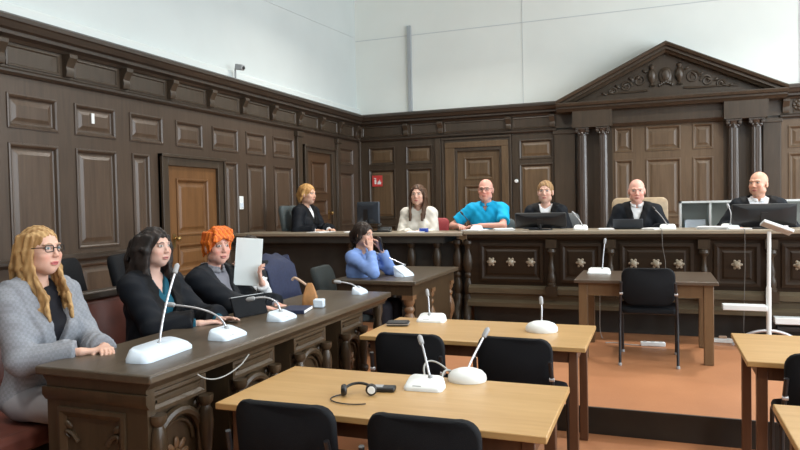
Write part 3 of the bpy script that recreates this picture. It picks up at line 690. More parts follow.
def office_chair(label, mat, w=0.46, hb=0.55, floor=Z2, loc=(0, 0), rz=0, seat=0.41, cat='chair', arms=True, post=0.0, frame='black_metal', name='office_chair'):
    t = thing(name, (loc[0], loc[1], floor), rz, label, cat)
    rings = []
    for z, k in ((seat-0.07, 0.92), (seat-0.06, 1.0), (seat-0.02, 1.0), (seat-0.004, 0.95)):
        rings.append([(x, y+0.02, z) for x, y in rrect(w*k, 0.44*k, 0.08, 5)])
    MB().loft(rings).build('seat', mat, t, angle=50)
    rings = []; zc = seat+0.12+hb/2+post
    for y, k in ((0.0, 0.97), (0.012, 1.0), (0.05, 1.0), (0.062, 0.95)):
        rings.append([(x, -0.285+y-0.10*(z/hb), zc+z) for x, z in rrect(w*k, hb*k, 0.07, 5)])
    MB().loft(rings).build('backrest', mat, t, angle=50)
    MB().tube([(0, -0.05, seat-0.06), (0, -0.26, seat-0.05), (0, -0.31, seat+0.05), (0, -0.30, zc-hb*0.2)], 0.02, 8).build('back_stem', frame, t)
    MB().tube([(0, 0, 0.09), (0, 0, seat-0.065)], 0.028, 10).build('gas_column', frame, t)
    for k in range(5):
        a = 2*PI*k/5
        o = MB().tube([(0, 0, 0.09), (0.26*math.cos(a), 0.26*math.sin(a), 0.068)], [0.026, 0.018], 8).build('base_arm', frame, t)
        MB().lathe([(0.0, -0.02), (0.028, -0.02), (0.03, 0.0), (0.028, 0.02), (0.0, 0.02)], (0.26*math.cos(a), 0.26*math.sin(a), 0.033), 'y', 10).build('caster', 'black_plastic', o)
    if arms:
        for s in (-1, 1):
            MB().tube([(s*0.2, 0.0, seat-0.055), (s*(w/2+0.035), 0.0, seat-0.03), (s*(w/2+0.04), 0.0, seat+0.19)], 0.014, 8).build('arm_post', frame, t)
            MB().box(s*(w/2+0.04)-0.03, s*(w/2+0.04)+0.03, -0.13, 0.13, seat+0.19, seat+0.215).build('armrest', 'black_plastic', t, bevel=0.008)
    return t
# ------------------------------------------------------------------ microphones
def microphone(label, kind, loc, rz, stem, group=None, tip=True, size=1.0, base='white_plastic', stem_mat='steel'):
    """kind: 'wedge' flat sloped console, 'dome' oval puck; stem: list of points in local space"""
    t = thing('desk_microphone', loc, rz, label, 'microphone', group)
    b = MB(); s = size
    if kind == 'wedge':
        rings = []
        for z, k in ((0.0, 1.0), (0.012, 1.0), (0.03, 0.93), (0.036, 0.86)):
            rings.append([(x, y, z*(1.0+0.5*(y/(0.06*s)))if z > 0.012 else z) for x, y in rrect(0.20*s*k, 0.12*s*k, 0.025, 5)])
        b.loft(rings)
    elif kind == 'long':
        rings = []
        for z, k in ((0.0, 1.0), (0.014, 1.0), (0.034, 0.90), (0.040, 0.82)):
            rings.append([(x, y, z*(1.15+0.4*(y/0.07)) if z > 0.014 else z) for x, y in rrect(0.36*s*k, 0.13*s*k, 0.04, 6)])
        b.loft(rings)
    else:
        rings = []
        for z, k in ((0.0, 0.97), (0.008, 1.0), (0.026, 0.98), (0.044, 0.80), (0.054, 0.5), (0.058, 0.2)):
            rings.append([(0.088*s*k*math.cos(2*PI*i/28), 0.072*s*k*math.sin(2*PI*i/28), z*s) for i in range(28)])
        b.loft(rings)
    bo = b.build('base', base, t, angle=55)
    MB().lathe([(0.013, 0.03), (0.013, 0.045), (0.008, 0.055)], (stem[0][0], stem[0][1], 0.0), n=12).build('stem_socket', 'grey_plastic', bo)
    MB().box(-0.05*s, -0.005*s, -0.052*s, -0.03*s, 0.018, 0.0225).build('talk_button', 'grey_plastic', bo)
    MB().tube(stem, 0.0052, 8).build('gooseneck', stem_mat, t)
    if tip:
        d = (Vector(stem[-1])-Vector(stem[-2])).normalized(); p = Vector(stem[-1])
        MB().tube([p-d*0.004, p, p+d*0.008, p+d*0.04, p+d*0.05], [0.006, 0.0115, 0.0125, 0.0125, 0.006], 10).build('microphone_head', 'grey_plastic' if stem_mat == 'steel' else 'black_plastic', t)
    return t
TZ = DT+0.0385
# on the carved desk
microphone('long pale microphone console nearest the camera on the carved desk, with steep gooseneck', 'long', (-2.11, 2.44, TZ), PI/2+0.08, bez((0.02, 0.02, 0.03), (0.035, 0.02, 0.12), (0.09, 0.03, 0.22), (0.17, 0.03, 0.355)), base='blue_white')
microphone('pale wedge microphone in front of the dark-haired woman, its gooseneck bent over the desk', 'wedge', (-2.05, 2.87, TZ), PI/2, bez((0.02, 0.02, 0.03), (0.03, 0.04, 0.12), (-0.02, 0.14, 0.15), (-0.06, 0.28, 0.165)), base='blue_white')
microphone('pale wedge microphone in front of the orange-haired person', 'wedge', (-2.06, 3.42, TZ), PI/2, bez((0.02, 0.02, 0.03), (0.03, 0.03, 0.12), (-0.02, 0.09, 0.14), (-0.04, 0.16, 0.125)), base='blue_white', size=0.95)
microphone('small pale microphone at the far end of the carved desk', 'wedge', (-2.08, 4.58, TZ), PI/2, bez((0.02, 0.02, 0.03), (0.02, 0.04, 0.06), (0.0, 0.09, 0.08), (-0.02, 0.15, 0.085)), base='blue_white', size=0.72)
microphone('tall pale microphone console leaning towards the woman in the blue blouse', 'wedge', (-2.17, 5.78, TZ), PI/2-0.3, bez((0.02, 0.0, 0.10), (-0.02, 0.10, 0.15), (-0.02, 0.20, 0.18), (-0.04, 0.27, 0.20)), base='blue_white', size=0.85)
# tilted riser below that console
o = MB().prism([(-0.065, 0.0), (0.065, 0.0), (0.075, 0.10), (-0.045, 0.03)], 'x', -0.075, 0.075).build('console_body', 'blue_white', [x for x in bpy.data.objects if x.name.startswith('desk_microphone')][-1], bevel=0.008)
tz = 0.7405
microphone('white oblong microphone base with leaning gooseneck beside the oval one on the foreground table', 'wedge', (-0.965, 2.80, tz), 0.05, bez((0.02, 0.03, 0.03), (0.0, 0.05, 0.08), (-0.02, 0.08, 0.14), (-0.045, 0.12, 0.175)), size=0.88)
microphone('white oval microphone with gooseneck leaning right on the foreground table', 'dome', (-0.82, 2.985, tz), 0.2, bez((0.0, 0.02, 0.03), (0.0, 0.04, 0.06), (0.04, 0.07, 0.12), (0.075, 0.10, 0.185)), stem_mat='steel', size=1.02)
microphone('flat white microphone base at the left of the second row table', 'wedge', (-1.47, 4.44, tz), 0.05, bez((-0.02, 0.02, 0.03), (-0.03, 0.04, 0.08), (-0.03, 0.05, 0.13), (-0.04, 0.06, 0.17)), size=1.0)
microphone('white oval microphone with upright gooseneck at the right of the second row table', 'dome', (-0.68, 4.27, tz), 0.1, bez((0.0, 0.0, 0.03), (0.0, 0.0, 0.08), (0.005, 0.01, 0.12), (0.0, 0.02, 0.17)), size=1.15)
microphone('white microphone on the witness table', 'wedge', (-0.50, 6.56, Z1+0.6955), 0.0, bez((0.03, 0.03, 0.03), (0.03, 0.04, 0.10), (0.04, 0.05, 0.20), (0.05, 0.06, 0.28)), size=1.05)
bz = BT+0.0405
microphone('small white microphone between the robed woman and the bald judge beside her', 'wedge', (-0.75, 7.42, bz), 0, bez((0.02, 0.02, 0.03), (0.01, 0.04, 0.07), (-0.03, 0.08, 0.12), (-0.07, 0.10, 0.16)), size=0.75)
microphone('microphone with gooseneck before the bald judge in the middle', 'wedge', (0.12, 7.44, bz), 0, bez((0.0, 0.02, 0.03), (-0.02, 0.04, 0.08), (-0.07, 0.07, 0.15), (-0.12, 0.09, 0.20)), size=0.8, stem_mat='chrome')
microphone('dark gooseneck microphone in front of the man in the blue polo shirt', 'wedge', (-2.04+0.13, 7.46, bz), 0, bez((-0.05, 0.02, 0.03), (-0.08, 0.04, 0.08), (-0.14, 0.06, 0.14), (-0.18, 0.08, 0.18)), size=0.7, stem_mat='black_metal')
microphone('microphone at the right judge\'s elbow beside the dark monitor', 'wedge', (0.70, 7.44, bz), 0, bez((0.0, 0.02, 0.03), (0.02, 0.03, 0.10), (0.02, 0.06, 0.16), (0.0, 0.09, 0.21)), size=0.85)

# cable loops behind the foreground microphones
c = MB().tube(bez((-0.98, 2.875, 0.746), (-1.06, 2.97, 0.84), (-0.98, 2.99, 0.86), (-0.88, 2.99, 0.747), 18), 0.0045, 6)
c.tube(bez((-0.90, 2.87, 0.746), (-0.95, 2.96, 0.80), (-0.90, 3.0, 0.80), (-0.86, 2.99, 0.7455), 14), 0.0045, 6)
tag(c.build('microphone_cable', 'cable'), 'looped grey cable between the two white microphones on the foreground table', 'cable')

# headset on the foreground table
hs = thing('headset', (-1.205, 2.61, tz), 0.35, 'black headset with white disc on its ear cup lying on the foreground table', 'headset')
MB().tube([(0.075*math.cos(a)-0.0, 0.01+0.075*math.sin(a), 0.028+0.02*math.sin(a)) for a in [PI*k/18 for k in range(19)]], 0.008, 8).build('headband', 'black_plastic', hs)
for s in (-1, 1):
    o = MB().lathe([(0.0, -0.016), (0.026, -0.016), (0.032, -0.008), (0.032, 0.006), (0.024, 0.014), (0.0, 0.014)], (s*0.075, 0.0, 0.034), 'y' if s > 0 else 'x', 20).build('ear_cup', 'black_plastic', hs)
    if s > 0: MB().lathe([(0.0, -0.0185), (0.020, -0.0185), (0.022, -0.0165), (0.0, -0.0162)], (s*0.075, 0.0, 0.034), 'y', 20).build('cup_disc', 'white_plastic', o)
hs.scale = (0.78,)*3
p = thing('receiver', (-1.13, 2.715, tz), 0.2, 'flat dark receiver lying behind the headset', 'receiver')
MB().box(-0.055, 0.055, -0.03, 0.03, 0.0005, 0.02).build('case', 'black_plastic', p, bevel=0.006); MB().box(-0.04, 0.0, -0.02, 0.02, 0.0205, 0.0215).build('display', 'grey_plastic', p)
tag(MB().tube(bez((-1.27, 2.60, tz+0.004), (-1.36, 2.50, tz+0.004), (-1.2, 2.44, tz+0.004), (-1.12, 2.50, tz+0.004), 18), 0.0028, 6).build('headset_cable', 'black_plastic'), 'thin dark headset cable curled on the foreground table', 'cable')
# dark wallet on the second-row table
p = thing('wallet', (-1.645, 4.24, tz), 0.25, 'dark zipped case on the left corner of the second row table', 'case')
MB().box(-0.075, 0.075, -0.055, 0.055, 0.0005, 0.028).build('cover', 'black_plastic', p, bevel=0.01); MB().box(-0.0765, 0.0765, -0.056, 0.056, 0.011, 0.0155).build('zip', 'steel', p)

# things on the carved desk
p = thing('paper_bag', (-2.17, 3.97, TZ), 0.4, 'small tan bag standing on the carved desk beyond the white folder', 'bag')
b = MB().loft([[(x*1.0, y, 0.001) for x, y in rrect(0.13, 0.08, 0.015, 3)], [(x*0.95, y*0.9, 0.07) for x, y in rrect(0.13, 0.08, 0.015, 3)], [(x*0.5, y*0.35, 0.16) for x, y in rrect(0.13, 0.08, 0.015, 3)], [(x*0.28, y*0.2, 0.185) for x, y in rrect(0.13, 0.08, 0.015, 3)]]); b.build('bag_body', 'tan_bag', p)
p.scale = (0.8,)*3
MB().tube(bez((-0.03, 0, 0.17), (-0.10, 0.0, 0.22), (-0.13, 0.02, 0.25), (-0.15, 0.03, 0.21)), 0.011, 8).build('bag_strap', 'beige_strap', p)
p = thing('book', (-2.12, 3.70, TZ), PI/2+0.25, 'flat dark blue book lying on the carved desk near the white folder', 'book')
MB().box(-0.105, 0.105, -0.075, 0.075, 0.0005, 0.024).build('cover', 'navy', p, bevel=0.003); MB().box(-0.10, 0.1035, -0.0765, 0.0765, 0.004, 0.0205).build('pages', 'paper', p)
p = thing('tissue_pack', (-2.06, 3.84+0.05, TZ), 0.3, 'small pale box beside the tan bag on the carved desk', 'box')
MB().box(-0.035, 0.035, -0.035, 0.035, 0.0005, 0.055).build('box_body', 'blue_white', p, bevel=0.008)
p = thing('tablet_cover', (-2.30, 3.47, TZ), -0.25, 'dark tablet cover standing open in front of the orange-haired person', 'tablet')
mt = Matrix.Translation((0, 0, 0)) @ Matrix.Rotation(-0.32, 4, 'Y')
MB().box(-0.007, 0.007, -0.13, 0.13, 0.003, 0.13, mat=mt).build('cover', 'black_fabric', p, bevel=0.003)
MB().box(-0.009, 0.009, -0.131, 0.131, 0.1275, 0.1315, mat=mt).build('edge_highlight', 'grey_plastic', p)  # pale strip painted in as the highlight along the cover's top edge

# ------------------------------------------------------------------ judges' bench and dais things
def monitor(label, loc, rz, w, h, stand=0.10, tilt=0.0, shell='screen', name='computer_monitor'):
    """screen faces local +y; we see the back"""
    t = thing(name, loc, rz, label, 'monitor')
    mt = Matrix.Translation((0, 0, stand)) @ Matrix.Rotation(tilt, 4, 'X')
    b = MB(); rings = [[tuple(mt @ Vector((x, y, z+h/2))) for x, z in rrect(w*k, h*k, 0.015, 4)] for y, k in ((0.02, 1.0), (0.0, 1.0), (-0.012, 0.985), (-0.03, 0.75), (-0.04, 0.5))]
    b.loft(rings); b.build('casing', shell, t)
    MB().box(-w/2+0.012, w/2-0.012, 0.0202, 0.0212, 0.012, h-0.012, mat=mt).build('display', 'black_plastic', t)
    MB().box(-0.03, 0.03, -0.055, -0.036, 0.03, h*0.65, mat=mt).tube([tuple(mt @ Vector((0, -0.05, 0.05))), (0, -0.05, 0.012)], 0.018, 8).build('stand', 'black_plastic', t)
    MB().loft([[(x, y-0.03, z) for x, y in rrect(0.24, 0.17, 0.03, 4)] for z in (0.001, 0.012)]).build('foot', 'black_plastic', t)
    return t
monitor('dark blue monitor seen from behind on the clerk\'s desk near the room corner', (-3.25, 7.45, 1.2405), -0.25, 0.33, 0.265, 0.10, shell='monitor_blue')
monitor('low wide black monitor on the bench in front of the robed woman with white collar', (-1.17, 7.40, bz), 0, 0.55, 0.16, 0.03, 0.25)
monitor('large black monitor in front of the judge at the right end', (1.00, 7.46, bz), 0, 0.57, 0.215, 0.03, 0.15)
p = thing('laptop', (-0.27, 7.46, bz), PI, 'dark laptop lid open in front of the bald judge in the middle', 'laptop')
MB().box(-0.15, 0.15, -0.22, 0.0, 0.001, 0.018).build('keyboard_base', 'black_plastic', p, bevel=0.004)
MB().box(-0.15, 0.15, -0.004, 0.006, 0.0, 0.10, mat=Matrix.Translation((0, 0.005, 0.018)) @ Matrix.Rotation(-0.45, 4, 'X')).build('lid', 'monitor_blue', p, bevel=0.004)
# computer mouse / phone by the left monitor
p = thing('desk_telephone', (-3.03, 7.42, 1.2405), 0.2, 'black telephone beside the monitor on the clerk\'s desk', 'telephone')
MB().prism([(-0.07, 0.0), (0.07, 0.0), (0.07, 0.06), (-0.07, 0.025)], 'x', -0.08, 0.08).build('phone_base', 'black_plastic', p, bevel=0.006)
MB().tube([(-0.06, -0.06, 0.06), (-0.06, -0.03, 0.075), (-0.06, 0.03, 0.09), (-0.06, 0.07, 0.085)], [0.02, 0.013, 0.013, 0.02], 8).build('handset', 'black_plastic', p)
# paper stacks lying on the bench
def papers(label, x, y, z, rz, w=0.21, d=0.297, n=6, name='paper_stack', group=None):
    t = thing(name, (x, y, z), rz, label, 'papers', group); b = MB(); random.seed(int(abs(x*100))+n)
    for k in range(n):
        a = random.uniform(-0.07, 0.07); mt = Matrix.Rotation(a, 4, 'Z')
        b.box(-w/2, w/2, -d/2, d/2, 0.0006+k*0.003, 0.003+k*0.003, mat=mt)
    b.build('sheets', 'paper', t); return t
papers('white papers under the blue polo man\'s left arm', -1.58, 7.40, bz, 0.3)
papers('white papers under the blue polo man\'s right arm', -2.0+0.10, 7.36+0.0, bz, -0.2, n=3)
papers('white papers at the left of the laptop before the bald judge in the middle', -0.49, 7.42, bz, 0.15, 0.15, 0.2, 4)
papers('white papers to the right of the laptop by the silver gooseneck', -0.04, 7.36, bz, -0.3, 0.13, 0.2, 5)
papers('white papers at the left of the large black monitor', 0.55, 7.38, bz, 1.3, 0.21, 0.29, 9)
papers('white paper sheets below the large black monitor', 0.78, 7.32, bz, 1.5, 0.12, 0.2, 3)
papers('white papers lying in front of the woman in the white top', -2.6, 7.34, 1.2405, 0.2, n=3)
papers('white papers beside the blond woman\'s hand on the clerk\'s desk', -3.85, 7.36, 1.2405, -0.25, n=3)
papers('white papers near the black telephone on the clerk\'s desk', -3.42, 7.38, 1.2405, 0.5, n=3)
papers('small white note on the witness table', -0.16, 6.62, Z1+0.6955, 0.2, 0.08, 0.06, 3)
tag(MB().tube([(0.06, 7.30, bz+0.004), (0.06, 7.165, bz+0.004), (0.062, 7.158, bz-0.02), (0.065, 7.155, 1.1), (0.09, 7.155, 0.95), (0.10, 7.14, 0.70), (0.10, 7.13, 0.45)], 0.003, 6).build('bench_cable', 'thin_cable'), 'thin cable hanging down the bench front below the bald judge in the middle', 'cable')
tag(MB().tube([(0.80, 7.30, bz+0.004), (0.80, 7.165, bz+0.004), (0.80, 7.158, bz-0.02), (0.80, 7.155, 0.9), (0.79, 7.14, 0.55), (0.78, 7.10, 0.3), (0.79, 7.0, Z1+0.005)], 0.003, 6).build('bench_cable', 'thin_cable'), 'thin cable hanging down the bench front left of the white stand', 'cable')

# white pigeon-hole units on the dais
def shelf_unit(label, x, y, w, h, cols, rows, z0):
    t = thing('shelf_unit', (x, y, z0), 0, label, 'shelf'); b = MB(); th = 0.022; d = 0.34
    b.box(-w/2, -w/2+th, 0, d, 0.002, h).box(w/2-th, w/2, 0, d, 0.002, h).box(-w/2, w/2, 0, d, h-th, h).box(-w/2, w/2, 0, d, 0.002, th)
    b.build('frame', 'white_metal', t)
    MB().box(-w/2+th, w/2-th, d-0.012, d-0.002, th, h-th).build('back_board', 'shelf_back', t)
    for k in range(1, cols): MB().box(-w/2+k*w/cols-th/2, -w/2+k*w/cols+th/2, 0.004, d-0.012, th, h-th).build('divider', 'white_metal', t)
    for k in range(1, rows): MB().box(-w/2+th, w/2-th, 0.006, d-0.014, k*h/rows-th/2, k*h/rows+th/2).build('shelf_board', 'white_metal', t)
    return t
shelf_unit('white open shelf unit left of the right judge, with pale papers inside', 0.60, 8.55, 0.66, 1.085, 2, 3, Z2)
shelf_unit('white open shelf unit partly hidden behind the right judge\'s monitor', 1.35, 8.55, 0.80, 1.085, 2, 3, Z2)
p = thing('paper_stack', (0.44, 8.70, Z2+0.735), 0, 'pale blue paper stack in the left hole of the white shelf unit', 'papers')
MB().box(-0.11, 0.11, -0.1, 0.12, 0.001, 0.13).build('sheets', 'blue_white', p, bevel=0.002)

# chairs of the dais
office_chair('slate grey office chair of the blond woman near the room corner', 'slate_fabric', 0.46, 0.62, Z2, (-4.36, 7.98), -PI/2, seat=0.39)
office_chair('red upholstered chair of the woman in the white top', 'red', 0.46, 0.42, Z2, (-2.72, 8.02), PI, seat=0.39, arms=False)
office_chair('chair hidden behind the man in the blue polo shirt', 'slate_fabric', 0.46, 0.40, Z2, (-1.86, 8.02), PI, seat=0.39, arms=False)
office_chair('grey office chair of the robed woman with the white collar', 'grey_fabric', 0.54, 0.46, Z2, (-1.12, 8.02), PI, seat=0.39, arms=False)
office_chair('wide tan chair of the bald judge in the middle', 'tan_leather', 0.62, 0.56, Z2, (-0.17, 8.06), PI, seat=0.46, arms=False)
office_chair('black chair of the judge at the right end', 'black_fabric', 0.48, 0.45, Z2, (1.02, 8.02), PI, seat=0.39, arms=False)
office_chair('dark swivel chair of the woman in the blue blouse', 'dark_slate', 0.44, 0.30, Z1, (-2.70, 5.74), -PI/2+0.1, seat=0.39, arms=False)
jc = office_chair('black swivel chair with a navy jacket behind the far end of the carved desk', 'black_fabric', 0.46, 0.42, Z1, (-2.70, 4.88), -PI/2+0.05, seat=0.41)
# navy jacket hung over that chair's back
t = thing('jacket', jc.location[:], -PI/2+0.05, 'navy jacket draped over the back of the black swivel chair', 'jacket')
t.location.z = Z1+0.62
rings = []
for k in range(9):
    u = k/8
    z = [-0.04, 0.08, 0.20, 0.30, 0.372, 0.32, 0.20, 0.08, -0.10][k]
    y = [-0.178, -0.172, -0.170, -0.176, -0.315, -0.405, -0.395, -0.385, -0.375][k]-0.10*(z-0.12)/0.42*(0.4 if k == 4 else 1)
    row = []
    for i in range(13):
        x = -0.25+0.5*i/12
        row.append((x, y+0.012*math.sin(x*40+k), z-0.06*abs(x/0.25)**3+0.01*math.sin(x*31)))
    rings.append(row)
b = MB()
b.loft(rings, closed=False, cap=False)
jo = b.build('cloth', 'navy', t, angle=80); md = jo.modifiers.new('thickness', 'SOLIDIFY'); md.thickness = 0.012
MB().tube(bez((-0.235, -0.33, 0.33), (-0.285, -0.30, 0.2), (-0.30, -0.27, 0.05), (-0.27, -0.24, -0.10)), [0.045]*6+[0.05]*9, 10).build('sleeve', 'navy', t)

# chairs behind the leather bench
for x, y, rz, lab in ((-3.62, 4.22, -1.2, 'black high chair behind the leather bench, by the dark-haired woman\'s shoulder'), (-3.66, 3.72, -1.1, 'black high chair behind the leather bench, left of its neighbour')):
    office_chair(lab, 'black_fabric', 0.46, 0.46, Z1, (x, y), rz, seat=0.46)

# white stand in front of the bench
st = thing('projection_stand', (0.965, 6.90, Z1), 0, 'white floor stand with a pole and a tilted top in front of the bench', 'stand')
MB().tube([(0, 0, 0.10), (0, 0, 0.55), (0.002, 0, 0.56)], 0.022, 12).tube([(0, 0, 0.55), (0.005, 0, 1.07)], 0.017, 12).build('pole', 'white_metal', st)
for s in (-1, 1):
    MB().tube(bez((0.0, 0, 0.16), (s*0.10, 0.0, 0.16), (s*0.20, 0.0, 0.13), (s*0.30, 0.0, 0.015)), 0.014, 8).build('foot_arch', 'steel', st)
    MB().tube(bez((0.0, 0, 0.12), (0.0, s*0.07, 0.12), (0.0, s*0.14, 0.10), (0.0, s*0.19, 0.015)), 0.014, 8).build('foot_arch', 'steel', st)
mt = Matrix.Translation((0.075, 0, 1.10)) @ Matrix.Rotation(0.38, 4, 'Y') @ Matrix.Rotation(-0.3, 4, 'X')
MB().box(-0.14, 0.12, -0.07, 0.07, -0.012, 0.018, mat=mt).build('top_plate', 'white_metal', st, bevel=0.006)
MB().box(-0.385, -0.02, -0.06, 0.06, 0.345, 0.395).build('side_shelf', 'white_metal', st, bevel=0.006)
p = thing('low_shelf', (1.24, 7.0, Z1), 0, 'low white shelf board at the right edge beside the white stand', 'shelf')
MB().box(-0.22, 0.50, -0.06, 0.06, 0.215, 0.275).build('board', 'white_metal', p, bevel=0.006)
for x in (-0.19, 0.47): MB().tube([(x, 0, 0.002), (x, 0, 0.216)], 0.014, 8).build('leg', 'black_metal', p)
MB().box(-0.20, 0.48, -0.05, 0.05, 0.15, 0.19).build('lower_board', 'black_plastic', p, bevel=0.004)
# power strips and cables on the floor under the witness table
p = thing('power_strip', (-0.03, 6.72, Z1), 0.1, 'white power strip on the floor under the witness table', 'power strip')
MB().box(-0.11, 0.11, -0.025, 0.025, 0.001, 0.04).build('strip_body', 'white_plastic', p, bevel=0.006)
for k in range(3): MB().lathe([(0.0, 0.0405), (0.017, 0.0405), (0.019, 0.043), (0.014, 0.0435), (0.0, 0.042)], (-0.07+0.07*k, 0, 0), n=12).build('socket', 'grey_plastic', p)
p = thing('power_strip', (0.60, 7.05, Z1), 0.0, 'white power strip on the floor by the white stand', 'power strip')
MB().box(-0.10, 0.10, -0.025, 0.025, 0.001, 0.042).build('strip_body', 'white_plastic', p, bevel=0.006)
MB().box(-0.04, 0.03, -0.02, 0.02, 0.0425, 0.065).build('plug', 'beige_strap', p, bevel=0.005)
tag(MB().tube([(-0.14, 6.70, Z1+0.006)]+bez((-0.14, 6.70, Z1+0.006), (-0.35, 6.68, Z1+0.006), (-0.3, 6.8, Z1+0.006), (-0.46, 6.74, Z1+0.006), 14)[1:], 0.005, 6).build('floor_cable', 'cable'), 'pale cable curling from the power strip under the witness table', 'cable')
tag(MB().tube(bez((-0.52, 6.90, Z1+0.45), (-0.52, 6.92, Z1+0.2), (-0.54, 6.93, Z1+0.05), (-0.50, 6.95, Z1+0.006), 14), 0.004, 6).build('table_cable', 'cable'), 'pale cable hanging behind the left leg of the witness table', 'cable')

# small fittings on the walls
p = thing('light_switch', (XL+0.049, 7.44, 1.63), 0, 'white light switch on the left panelling', 'switch')
MB().box(-0.002, 0.012, -0.045, 0.045, -0.085, 0.085).build('plate', 'white_plastic', p, bevel=0.003); MB().box(0.012, 0.018, -0.03, 0.03, -0.06, 0.0).build('rocker', 'blue_white', p, bevel=0.002)
p = thing('alarm_sign', (-4.70, YB-0.052, 2.0), 0, 'small red sign with white marks on the back wall panel', 'sign')
MB().box(-0.10, 0.10, 0.0, 0.006, -0.10, 0.10).build('plate', 'sign_red', p, bevel=0.002)
b = MB().prism([(u-0.035, w-0.015) for u, w in rrect(0.036, 0.085, 0.014, 4)], 'y', -0.0015, 0.0).prism([(-0.042, 0.032), (-0.028, 0.032), (-0.020, 0.050), (-0.066, 0.058), (-0.070, 0.048), (-0.042, 0.042)], 'y', -0.0015, 0.0)
b.prism([(0.005, -0.06), (0.070, -0.06), (0.078, -0.035), (0.070, -0.01), (0.062, -0.025), (0.050, 0.03), (0.036, -0.01), (0.024, 0.005), (0.012, -0.02), (0.002, -0.035)], 'y', -0.0015, 0.0)
b.build('symbol', 'paper', p)
p = thing('wall_tag', (XL+0.04, 5.01, 2.45), 0, 'tiny white plate on a small upper panel of the left wall', 'plate')
MB().box(0.0, 0.012, -0.018, 0.018, -0.05, 0.05).build('plate', 'white_plastic', p, bevel=0.002)
p = thing('wall_sensor', (-2.17, YB-0.055, 1.92), 0, 'small round white sensor right of the door in the back wall', 'sensor')
MB().lathe([(0.0, -0.03), (0.025, -0.028), (0.032, -0.015), (0.032, 0.01)], (0, 0, 0), 'y', 16).build('housing', 'white_plastic', p)
p = thing('security_camera', (XL+0.12, 7.29, ZT+0.003), 0, 'small grey camera on a stalk on top of the left cornice', 'camera')
MB().tube([(0, 0, 0.0), (0, 0, 0.14)], 0.012, 8).lathe([(0.035, 0.0), (0.035, 0.012)], n=12).build('stalk', 'grey_plastic', p)
MB().box(-0.02, 0.09, -0.035, 0.035, 0.13, 0.20, mat=Matrix.Rotation(0.2, 4, 'Y')).build('camera_body', 'grey_plastic', p, bevel=0.01)
MB().lathe([(0.0, 0.0), (0.022, 0.0), (0.022, 0.015), (0.0, 0.018)], (0.118, 0, 0.14), 'x', 12).build('lens', 'black_plastic', p)
